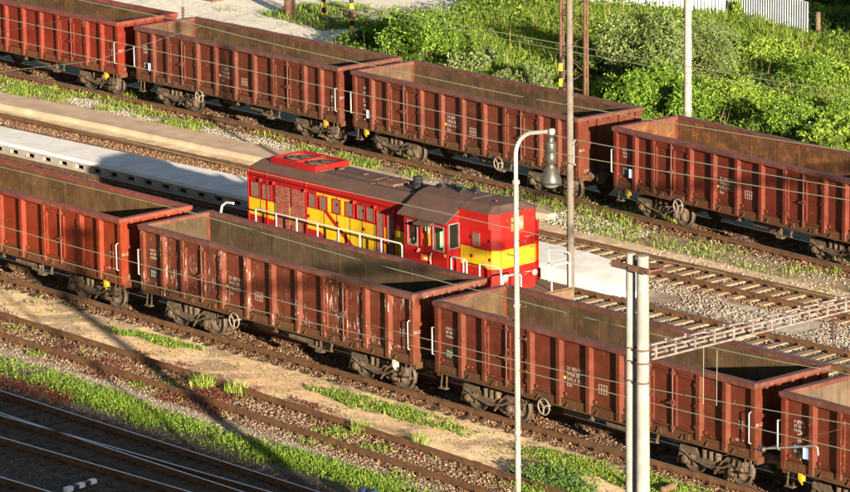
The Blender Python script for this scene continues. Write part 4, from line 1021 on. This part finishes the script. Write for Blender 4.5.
while z < 13.3:
    for sy in (-1, 1):
        a = 1 if k % 2 else -1
        mb.bar((-a*hw_, sy*hd, z), (a*hw_, sy*hd, z+.7), .028, .028)
        if k % 2: mb.bar((-hw_, sy*hd, z), (hw_, sy*hd, z), .025, .025)
    for sx in (-1, 1):
        a = 1 if k % 2 else -1; mb.bar((sx*hw_, -a*hd, z), (sx*hw_, a*hd, z+.7), .025, .025)
    z += .7; k += 1
mb.build('lattice_bars', 'steel_rust', lm)

# wires: hung along the tracks, measured heights, carried on past both frame edges
def wire(label, pts, r=.014, mat='wire'):
    pts = [Vector(p) for p in pts]; pts.sort(key=lambda p: p.x)
    a, b_ = pts[0], pts[-1]; sl = (b_.z-a.z)/(b_.x-a.x)
    pts = [Vector((a.x-60, a.y, a.z+.2)), a]+pts[1:-1]+[b_, Vector((b_.x+40, b_.y, b_.z+.5))]
    # smooth slightly
    fine = []
    for i in range(len(pts)-1):
        for t_ in (0, .33, .66): fine.append(pts[i].lerp(pts[i+1], t_))
    fine.append(pts[-1])
    for _ in range(3):
        for i in range(1, len(fine)-1): fine[i] = Vector((fine[i].x, fine[i].y, (fine[i-1].z+2*fine[i].z+fine[i+1].z)/4))
    mb = MB(); mb.tube(fine, r, 5, 0); o = mb.build('overhead_wire', mat); o['group'] = 'overhead wires along the tracks'
    return tag(o, label, 'wire')
wire('overhead wire crossing the open tops of the back wagons', [(-18.01, 9.5, 6.96), (-12.51, 9.5, 6.74), (-5.88, 9.5, 6.69), (1.58, 9.5, 6.63), (13.77, 9.5, 6.98)])
wire('overhead wire crossing the upper half of the back wagon sides', [(-24, 10.2, 5.45), (-10.09, 10.2, 5.47), (.83, 10.2, 5.34), (13.18, 10.2, 5.63)])
wire('overhead wire crossing the lower half of the back wagon sides', [(-25.57, 7, 5.71), (-17.99, 7, 5.68), (-9.52, 7, 5.76), (4.21, 7, 5.74), (16.09, 7, 6.28)])
wire('overhead wire seen against the green bushes behind the trains', [(-17.88, 21, 5.55), (-11.09, 21, 5.56), (-2.1, 21, 5.6), (3.15, 21, 5.7)])
wire('second wire just below the one seen against the green bushes', [(-17.88, 21.6, 5.15), (-2.1, 21.6, 5.2), (3.15, 21.6, 5.3)], .011)
wire('overhead wire crossing the open tops of the near wagons', [(-.61, -11, 7.38), (7.66, -11, 7.57), (12.22, -11, 7.42), (16.81, -11, 7.35), (22.16, -11, 7.36), (27.85, -11, 7.37), (32.23, -11, 7.53)], .011)
wire('overhead wire crossing the red roof edge of the locomotive', [(3.38, -5, 6.99), (10.59, -5, 7.15), (15.46, -5, 7.14), (22, -5, 7.2)], .012)
wire('upper wire of the pair crossing the near wagon sides', [(-1.28, -10.6, 5.48), (4.93, -10.6, 5.49), (11.68, -10.6, 5.55), (17.42, -10.6, 5.52), (24.93, -10.6, 5.72), (32.38, -10.6, 6.26)], .011)
wire('lower wire of the pair crossing the near wagon sides', [(6.22, -11.6, 5.27), (14, -11.6, 5.55), (22.28, -11.6, 5.80), (33.31, -11.6, 5.95)], .011)
for i, (x, z0, z1, lb) in enumerate(((28.0, 5.95, 7.38, 'left of two thin vertical droppers over the dark brown near wagon'), (28.45, 6.0, 7.38, 'right of two thin vertical droppers over the dark brown near wagon'), (-18.0, 7.0, 9.6, 'thin vertical hanger wire with insulator over the corner of the second back wagon'))):
    mb = MB(); y = -11 if i < 2 else 9.5
    mb.tube([(x, y, z0), (x+.01, y, z1)], .008, 5)
    if i == 2: insul(mb, (x, y, 7.45), 5, .07, .42)
    o = mb.build('hanger_wire', 'wire' if i < 2 else 'insul'); tag(o, lb, 'wire')
mb = MB(); P = [(-27, 8.04, 5.61), (-27, 12.16, 5.72), (-27, 20, 6.6), (-27, 30, 7.6)]; P = [(-27, -6, 5.9)]+P
mb.tube(P, .009, 5, 0, 1); insul(mb, (-27, 11.85, 5.70), 5, .075, .40); o = mb.build('cross_span_wire', ['insul', 'wire']); tag(o, 'thin cross wire with a hanging insulator in front of the crimson wagon', 'wire')
mb = MB(); mb.tube([(-29.5, 9.0, 3.6), (-23.0, 9.3, 4.9), (-17, 9.5, 6.9)], .009, 5, 1); insul(mb, (-23.0, 9.3, 4.95), 3, .06, .2); o = mb.build('stay_wire', ['insul', 'wire']); tag(o, 'slanting stay wire in front of the gap between the first two back wagons', 'wire')
# registration arm near the right edge
arm = empty('registration_arm', (30.54, -11.6, 5.47), 0, 'light steel registration arm with insulator in front of the last near wagon', 'catenary arm')
MB().tube([(.1, 0, .03), (1.7, 0, .42), (1.78, 0, .40), (1.80, 0, .22)], .026, 7).build('tube', 'steel_grey', arm)
mb = MB(); mb.lathe((-.02, 0, 0), [(.03, -.12), (.075, -.1), (.075, -.07), (.03, -.05), (.075, -.02), (.075, .01), (.03, .03), (.075, .06), (.075, .09), (.03, .12)], 10, 0, 'x'); mb.build('insulator', 'lamp_metal', arm)
MB().tube([(0, 0, 0), (2.9, 0, 1.15)], .009, 5).tube([(-.1, 0, 0), (-2.0, .2, -.7)], .009, 5).build('stay', 'steel_rust', arm)

# ------------------------------------------------------------------ small things in the foreground
mk = MB()
ax, ay = 6.50, -14.25; bx, by = 6.32, -13.1; dx, dy = (bx-ax)/5, (by-ay)/5
for k in range(5):
    mk.bar((ax+dx*k, ay+dy*k, -.12), (ax+dx*(k+1), ay+dy*(k+1), -.12), .16, .12, k % 2)
tag(mk.build('clearance_marker', ['label_white', 'blue_signal']), 'short black and white striped marker bar lying between the front tracks', 'track marker')
sg = empty('dwarf_signal', (13.7, -9.35, -.2), 0, 'small dark blue dwarf signal in the green weeds at the bottom edge', 'signal')
mb = MB(); mb.box(-.06, .06, -.06, .06, 0, .36); mb.box(-.45, -.1, -.05, .05, .02, .10); mb.build('base', 'black', sg)
mb = MB(); mb.lathe((.1, 0, .50), [(.10, -.18), (.14, -.12), (.15, .05), (.16, .16), (.14, .17)], 16, 0, 'x'); mb.lathe((-.22, .0, .52), [(.09, -.16), (.12, -.1), (.12, .08), (.08, .1)], 14, 0, 'x'); mb.box(-.2, .1, -.05, .05, .32, .42); o = mb.build('lamp_housing', 'blue_signal', sg)
mb = MB(); mb.lathe((.26, 0, .50), [(.06, 0), (.05, .02)], 12, 0, 'x'); mb.build('lens', 'lamp_glass', o)
mb = MB(); mb.lathe((0, 0, 0), [(.0, -.26), (.12, -.255), (.125, -.24), (.115, -.22), (.115, .22), (.125, .24), (.12, .255), (.0, .26)], 18, 0, 'y'); o = mb.build('rusty_can', 'deck_brown'); o.location = (18.0, -2.25, -.10); o.rotation_euler = (0, 0, .15)
tag(o, 'small rusty brown can lying in the grass right of the twin poles', 'can')
mb = MB(); mb.lathe((0, 0, 0), [(.13, 0), (.13, .25), (.09, .30), (.03, .42), (.03, .48)], 12); o = mb.build('ground_box', 'lamp_metal'); o.location = (17.6, -2.95, -.22); tag(o, 'small grey round marker post beside the rusty can', 'marker post')
# litter and big pale stones
for i, (x, y, s_) in enumerate(((-11.5, -2.6, .09), (-.4, -4.2, .12), (3.4, 13.4, .16), (4.0, 13.2, .12), (-25, 19.9, .18))):
    pass
# ------------------------------------------------------------------ yard furniture at the top
c = empty('steel_column', (-47.18, 38.5, -.14), 0, 'thick red brown steel column standing on the concrete yard', 'column')
MB().lathe((0, 0, 0), [(.25, .0), (.25, 8.0), (.2, 8.05)], 20).build('shaft', 'steel_rust', c); MB().box(-.33, .33, -.33, .33, 0, .12).build('base', 'steel_rust', c)
for (x, y, lb) in ((-45.7, 39.25, 'yellow and black striped post nearer the steel column'), (-42.3, 38.0, 'yellow and black striped post with rusty box beside the bushes')):
    p = empty('striped_post', (x, y, -.14), 0, lb, 'post', 'striped posts at the yard edge')
    mb = MB(); z = 0; i = 0
    while z < 1.5: mb.tube([(0, 0, z), (0, 0, z+.25)], .10, 12, i % 2); z += .25; i += 1
    mb.tube([(0, 0, 1.5), (0, 0, 7)], .085, 12, 2); mb.build('post', ['hazard_y', 'black', 'steel_grey'], p)
    if x > -43: MB().box(-.35, .30, -.14, .14, .62, .80).build('box', 'steel_rust', p)
b_ = MB(); b_.box(-.5, .5, -.4, .4, 0, .55); b_.box(-.55, .55, -.45, .45, .55, .62); o = b_.build('rusty_bin', 'steel_rust'); o.location = (-53.0, 38.7, -.14); o.scale = (.8, .8, .8); tag(o, 'low rusty brown box on the pale concrete at the top edge', 'box')
# corrugated fence
def fence(x0, x1, y0, y1, z0, z1, label, top_slope=0, cut=None):
    root = empty('corrugated_fence', (x0, y0, 0), math.atan2(y1-y0, x1-x0), label, 'fence', 'corrugated fences on the slope')
    L = math.hypot(x1-x0, y1-y0); n = int(L/.045); vs = []; fs = []
    for i in range(n+1):
        x = L*i/n; y = .035*math.cos(x/.18*2*math.pi); sh = int(x/.95); zt = z1+top_slope*x+.03*math.sin(sh*2.1)
        for yy in (y-.006, y+.006): vs += [(x, yy, z0), (x, yy, zt)]
    for i in range(n):
        a = i*4; b2 = a+4
        fs += [(a, a+1, b2+1, b2), (a+2, b2+2, b2+3, a+3), (a+1, a+3, b2+3, b2+1)]
    fs += [(0, 2, 3, 1), (n*4, n*4+1, n*4+3, n*4+2)]
    MB().add(vs, fs).build('sheet', 'corrugated', root)
    for k in range(int(L/3.0)+1):
        mb = MB(); mb.box(k*3.0-.05, k*3.0+.05, .05, .15, 0, z1+.15); mb.build('post', 'steel_rust', root)
    return root
fence(-32.6, -26.1, 51.3, 50.1, -.1, 1.75, 'white corrugated fence with an open right end in the top right', -.02)
fence(-39.6, -31.9, 49.0, 50.9, -.1, 1.8, 'corrugated fence half hidden by bushes left of the white one', 0)
for (x, y) in ((-25.7, 50.3), (-22.5, 49.8)):
    mb = MB(); mb.lathe((0, 0, 0), [(.11, 0), (.11, 1.2), (.06, 1.22)], 10); o = mb.build('fence_post', 'bark'); o.location = (x, y, 0); tag(o, 'brown wooden post right beside the open fence end' if x < -25 else 'brown wooden post farther right in the shade past the fence', 'post')

# ------------------------------------------------------------------ vegetation
def blades(name, P, h, wd, pal, wts, lean=.5, kind='stuff', segs=1):
    n = len(P); a = rng.random(n)*6.28; hh = h*(.5+.9*rng.random(n)) if np.isscalar(h) else h*(.6+.7*rng.random(n)); la = rng.random(n)*6.28; ll = lean*rng.random(n)*hh
    dx, dy = np.cos(a)*wd/2, np.sin(a)*wd/2
    base = P; mid = P+np.stack([np.cos(la)*ll*.35, np.sin(la)*ll*.35, hh*.6], -1); tip = P+np.stack([np.cos(la)*ll, np.sin(la)*ll, hh], -1)
    d = np.stack([dx, dy, 0*dx], -1)
    V = np.stack([base-d*.7, base+d*.7, mid+d, mid-d, tip], 1)
    F1 = np.array([(0,1,2),(0,2,3),(3,2,4)])
    pal = np.array(pal); c = pal[rng.choice(len(pal), n, p=np.array(wts)/sum(wts))]*(.75+.5*rng.random((n, 1)))
    o = fast_mesh(name, V.reshape(-1, 3), (F1[None]+5*np.arange(n)[:, None, None]).reshape(-1, 3), 3, 'leaf', np.repeat(c, 5, 0))
    return tag(o, kind=kind) if kind else o
def leaves(name, P, size, pal, wts, parent=None, kind=None, up=.3, dark=None):
    n = len(P); u = rng.normal(size=(n, 3)); u /= np.linalg.norm(u, axis=1)[:, None]
    v = rng.normal(size=(n, 3)); v[:, 2] += up; v -= (v*u).sum(1)[:, None]*u; v /= np.linalg.norm(v, axis=1)[:, None]
    s = (size*(.6+.8*rng.random(n)))[:, None]
    V = np.stack([P-u*s*.9, P+v*s*.42, P+u*s*.9, P-v*s*.42], 1)
    pal = np.array(pal); c = pal[rng.choice(len(pal), n, p=np.array(wts)/sum(wts))]*(.7+.6*rng.random((n, 1)))
    o = fast_mesh(name, V.reshape(-1, 3), (np.arange(4*n).reshape(-1, 4)), 4, 'leaf', np.repeat(c, 4, 0), parent)
    return tag(o, kind=kind) if kind else o
def pts(x0, x1, y0, y1, dens, dfun):
    n = int((x1-x0)*(y1-y0)*dens); X = x0+(x1-x0)*rng.random(n); Y = y0+(y1-y0)*rng.random(n)
    k = rng.random(n) < dfun(X, Y); X, Y = X[k], Y[k]; return np.stack([X, Y, gz(X, Y)-.01], -1)
gfun = lambda X, Y: zones(X, Y)[1]
rfun = lambda X, Y: zones(X, Y)[2]
G1 = [(0.129, 0.228, 0.022), (0.185, 0.285, 0.030), (0.078, 0.148, 0.020), (0.268, 0.308, 0.070)]
# leafy green strip in front
P = pts(-10, 16, -9, -6.2, 1100, gfun)
leaves('low_weeds', P+np.array([0, 0, .05])+rng.random((len(P), 1))*np.array([0, 0, .10]), .042, G1, (4, 4, 2, 1), kind='stuff')
blades('grass_tufts', pts(-10, 16, -9, -6.2, 260, gfun), .20, .02, G1, (4, 3, 2, 2))
# sandy strip and track C
P = pts(-14, 21, -6, -1.2, 700, gfun)
leaves('low_weeds', P+np.array([0, 0, .03])+rng.random((len(P), 1))*np.array([0, 0, .09]), .042, G1, (4, 4, 2, 2), kind='stuff')
blades('grass_tufts', pts(-14, 21, -6, -1.2, 350, gfun), .14, .014, G1+[(.5, .42, .2)], (4, 3, 2, 2, 2))
clump = lambda X, Y: ((X-15.0)**2/2.6+(Y+3.9)**2/.7 < .35+vn(X, Y, .5, 3)*.9)*.7
blades('grass_tufts', pts(13, 17.5, -5.2, -2.8, 260, clump), .30, .022, [(.07, .14, .05), (.12, .20, .06), (.05, .10, .035)], (3, 2, 2), lean=1.1)
P = pts(13, 17.5, -5.2, -2.8, 900, clump); leaves('low_weeds', P+rng.random((len(P), 1))*np.array([0, 0, .32]), .05, [(.11, .19, .04), (.17, .26, .05), (.06, .11, .03)], (3, 3, 2), kind='stuff')
for (cx, cy, r_) in ((1.6, -4.2, .35), (7.4, -4.3, .28), (.2, -4.4, .4), (9.6, -3.9, .25)):
    blades('grass_tufts', pts(cx-1, cx+1, cy-1, cy+1, 500, lambda X, Y: ((X-cx)**2+(Y-cy)**2 < r_*r_)*.9), .34, .018, G1+[(.6, .48, .2)], (3, 3, 1, 2, 2), lean=.7)
P = pts(-14, 9, -8.8, -3.0, 900, rfun)
leaves('red_weeds', P+rng.random((len(P), 1))*np.array([0, 0, .13]), .036, [(.14, .025, .028), (.19, .045, .035), (.09, .03, .02), (.20, .11, .05)], (4, 3, 3, 3), kind='stuff')
# between narrow platform and back train
blades('grass_tufts', pts(-50, 8, 16.5, 24.5, 420, gfun), .19, .02, [(.16, .24, .03), (.24, .32, .05), (.10, .16, .03), (.36, .36, .10)], (4, 3, 2, 2), lean=.6)
P = pts(-50, 8, 16.5, 24.5, 260, gfun)
leaves('low_weeds', P+rng.random((len(P), 1))*np.array([0, 0, .14]), .055, G1, (4, 3, 2, 1), kind='stuff')
P = P[rng.random(len(P)) < .02]; leaves('small_white_flowers', P+np.array([0, 0, .22]), .035, [(.75, .75, .7)], (1,), kind='stuff')
# meadow behind the back train
def mead(X, Y): return zones(X, Y)[1]*np.where(X < -44, .6, 1)
SL = [(.11, .20, .02), (.165, .26, .025), (.22, .30, .04), (.06, .12, .02), (.28, .29, .09)]
P = pts(-52, -2, 26.5, 62, 150, mead); hgt = (.28+.45*fb(P[:, 0], P[:, 1], 4, 14))*np.where(P[:, 0] < -40, .45, 1)
blades('meadow_grass', P, hgt, .036, SL, (4, 4, 3, 2, 1), lean=.8)
P = pts(-44, -4, 27, 56, 85, mead); hm = np.clip(fb(P[:, 0], P[:, 1], 3.2, 44)*2.6-.7, 0.05, 1.1)
leaves('meadow_plants', P+rng.random((len(P), 1))*np.stack([0*hm, 0*hm, hm], -1), .085, [(.10, .17, .02), (.135, .21, .022), (.19, .26, .033), (.05, .095, .015)], (4, 4, 2, 3), kind='stuff')
# dry stalks standing among the plants
blades('dry_stalks', pts(-44, -4, 27, 56, 1.6, mead), .95, .025, [(.30, .24, .11), (.20, .16, .07)], (2, 1), lean=.35)

def bush(label, x, y, w_, h_, pal, wts, n, leaf=.075, lobes=8, name='bush', cat='bush', flower=0, shape=1.0):
    root = empty(name, (x, y, -.15), 0, label, cat, 'bushes behind the back train')
    C = []; 
    for i in range(lobes):
        a = random.random()*6.28; r_ = math.sqrt(random.random())*w_*.36; z = h_*(.22+.55*random.random()*(1-.45*r_/(w_*.36+.01)))
        C.append((r_*math.cos(a), r_*math.sin(a), z, w_*random.uniform(.15, .32), h_*random.uniform(.15, .32)))
    C = np.array(C); k = rng.integers(0, len(C), n); u = rng.normal(size=(n, 3)); u /= np.linalg.norm(u, axis=1)[:, None]
    rad = .55+.5*rng.random(n)**.6
    q = C[k]; P = np.stack([q[:, 0]+u[:, 0]*q[:, 3]*rad, q[:, 1]+u[:, 1]*q[:, 3]*rad, q[:, 2]+u[:, 2]*q[:, 4]*rad], -1)
    P += .22*w_*.3*(np.stack([vn(P[:, 0]*3, P[:, 1]*3+P[:, 2]*2, .9, j) for j in range(3)], -1)-.5)
    g = vn((P[:, 0]+x)*1.0+P[:, 2]*.9, (P[:, 1]+y)-P[:, 2]*.6, .38, 7); P = P[(g > .33) | (rng.random(n) < .35)]
    P = P[P[:, 2] > .04]
    # shoots poking out of the outline
    m_ = n//14; i0 = rng.integers(0, len(C), m_//12+1)
    S_ = []
    for c0 in C[i0]:
        d = rng.normal(size=3); d[2] = abs(d[2])+.5; d /= np.linalg.norm(d)
        t_ = np.linspace(.7, 1.55, 12)[:, None]; S_.append(c0[:3]+d*t_*np.array([c0[3], c0[3], c0[4]])+rng.normal(size=(12, 3))*.035)
    P = np.concatenate([P]+S_)
    f = leaves('foliage', P, leaf, pal, wts, root)
    if flower: leaves('blossom', P[rng.random(len(P)) < flower]+rng.normal(size=(1, 3))*.03, leaf*.8, [(.8, .8, .66)], (1,), root)
    mb = MB()
    for c0 in C[:6]: mb.tube([(random.uniform(-.1, .1), random.uniform(-.1, .1), 0), (c0[0]*.5, c0[1]*.5, c0[2]*.5), tuple(c0[:3])], [.05, .035, .012], 6)
    mb.build('stems', 'bark', root)
    return root
GREEN = [(0.103, 0.200, 0.020), (0.159, 0.266, 0.028), (0.219, 0.326, 0.039), (0.055, 0.115, 0.017)]; LIME = [(0.216, 0.322, 0.039), (0.284, 0.380, 0.055), (0.136, 0.230, 0.028), (0.080, 0.150, 0.020)]
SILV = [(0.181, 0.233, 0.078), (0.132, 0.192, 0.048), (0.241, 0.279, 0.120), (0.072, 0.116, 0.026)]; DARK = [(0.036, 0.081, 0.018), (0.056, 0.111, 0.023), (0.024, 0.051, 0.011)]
W4_ = (4, 4, 2, 2)
B = [
 ('leafy green bush with white blossoms in front of the concrete yard', -33.98, 35.22, 4.0, 2.4, GREEN, W4_, 9500, 0.02),
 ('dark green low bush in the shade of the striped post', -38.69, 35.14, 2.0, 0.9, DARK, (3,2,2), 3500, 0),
 ('bush with long shoots standing between striped post and white blossoms', -36.87, 35.61, 2.2, 1.9, GREEN, W4_, 5500, 0.01),
 ('bushy shrub with pale cream blossoms left of the lattice mast', -30.38, 34.36, 2.1, 1.3, SILV, W4_, 4500, 0.08),
 ('small cream flowered shrub nearest the lattice mast', -26.94, 34.11, 2.4, 1.2, SILV, W4_, 4500, 0.1),
 ('low yellow green shrub right of the lattice mast foot', -21.91, 33.81, 1.8, 1.2, LIME, W4_, 3500, 0),
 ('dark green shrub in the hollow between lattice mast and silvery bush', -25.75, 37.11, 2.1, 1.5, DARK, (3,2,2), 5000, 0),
 ('big silvery green willow bush left of the plain concrete pole', -22.92, 37.50, 4.2, 3.2, SILV, W4_, 16000, 0),
 ('bright green bush below the silvery willow bush', -19.17, 33.69, 3.3, 2.2, GREEN, W4_, 11000, 0),
 ('silvery bush right behind the plain concrete pole', -22.87, 40.57, 2.9, 2.6, SILV, W4_, 11000, 0),
 ('green bush at the foot of the plain concrete pole', -17.02, 34.15, 2.4, 1.6, GREEN, W4_, 8000, 0),
 ('rounded green bush right of the plain concrete pole', -16.24, 36.05, 2.7, 1.8, LIME, W4_, 9000, 0),
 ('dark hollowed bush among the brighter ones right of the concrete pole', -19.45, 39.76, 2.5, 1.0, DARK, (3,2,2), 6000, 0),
 ('broad bush with pale flower specks above the dark red wagon', -11.69, 34.05, 3.2, 2.0, GREEN, W4_, 11000, 0.015),
 ('yellow green bush at the right frame edge above the wagon', -8.29, 33.29, 3.0, 1.9, LIME, W4_, 10000, 0.02),
 ('vine covered bush leaning on the white corrugated fence', -31.43, 51.19, 1.1, 1.3, LIME, W4_, 3500, 0),
 ('bush in front of the corrugated fence in the upper middle', -29.98, 46.41, 2.6, 1.4, GREEN, W4_, 7000, 0),
 ('small silvery bush beside the vine on the fence', -26.61, 45.08, 2.2, 1.5, SILV, W4_, 6000, 0),
 ('lime green bush below the open end of the white fence', -23.21, 44.60, 3.0, 1.3, LIME, W4_, 9000, 0),
 ('large bush halfway down the slope at the right', -18.08, 41.12, 3.2, 1.6, GREEN, W4_, 10000, 0),
 ('bush at the right edge where the shade begins', -17.39, 42.99, 2.6, 1.6, LIME, W4_, 8000, 0),
 ('far right green bush beside the frame edge on the slope', -12.26, 37.80, 2.3, 1.6, GREEN, W4_, 7000, 0),
 ('dark bush in the shade behind the wooden fence posts', -25.44, 51.55, 2.8, 1.5, DARK, (3,2,2), 7000, 0),  # dark leaf palette carries the shade of this corner
 ('dark bush right of the white fence in the top right corner', -30.89, 56.75, 4.0, 1.9, DARK, (3,2,2), 9000, 0),  # corner shade put into the dark leaf colours here too
]
for (lb, x, y, w_, h_, pal, wt, n, fl) in B: bush(lb, x, y, w_, h_*1.12, pal, wt, int(n*1.5), leaf=random.choice((.05, .06, .075)), flower=fl)

# ------------------------------------------------------------------ unseen building and trees, added outside the frame to shade the corners
bd = empty('shade_building', (118, -53.6, -.2), 0, 'long unseen building added outside the frame to shade the front tracks', 'building')
mb = MB(); mb.box(-24, 24, -6, 6, 0, 21.4); mb.build('wall', 'brick', bd)
mb = MB(); mb.prism([(-6.4, 21.4), (6.4, 21.4), (6.4, 21.6), (0, 23.0), (-6.4, 21.6)], 'x', -24.4, 24.4); mb.build('roof', 'roof_brown', bd)
for fl in range(5):
    for k in range(14):
        for sy in (-1, 1):
            f = MB().box(-22.6+k*3.4-.7, -22.6+k*3.4+.7, sy*6.0, sy*6.06, 1.2+fl*4, 3.2+fl*4).build('window', 'white', bd)
            MB().box(-22.6+k*3.4-.6, -22.6+k*3.4+.6, sy*6.06, sy*6.075, 1.3+fl*4, 3.1+fl*4).build('pane', 'dark_glass', f)
for i, (x, y, h_) in enumerate(((25, 35.6, 17), (26, 40, 19), (24, 44.5, 18), (26, 49, 19), (25, 54, 18))):
    tr = empty('shade_tree', (x, y, -.2), 0, 'tall unseen tree added for shade outside the right frame edge, number %s of its row from the tracks' % ('first', 'second', 'third', 'fourth', 'fifth')[i], 'tree', 'shade trees added outside the frame')
    tr['label'] = 'tall unseen tree added for shade outside the right frame edge, %s of its row from the tracks' % ('first', 'second', 'third', 'fourth', 'last')[i]
    n = 12000; k = rng.integers(0, 16, n); cc = np.stack([rng.normal(size=16)*1.1, rng.normal(size=16)*1.1, 4+rng.random(16)*(h_-5.5)], -1)
    u = rng.normal(size=(n, 3)); u /= np.linalg.norm(u, axis=1)[:, None]; P = cc[k]+u*(1.0+.9*rng.random((n, 1)))
    leaves('crown', P, .34, GREEN, W4_, tr)
    mb = MB(); mb.tube([(0, 0, 0), (.1, 0, h_*.5), (0, .1, h_*.85)], [.3, .2, .06], 10)
    for c0 in cc[:8]: mb.tube([(0, 0, c0[2]*.5), tuple(c0)], [.1, .03], 6)
    mb.build('trunk', 'bark', tr)
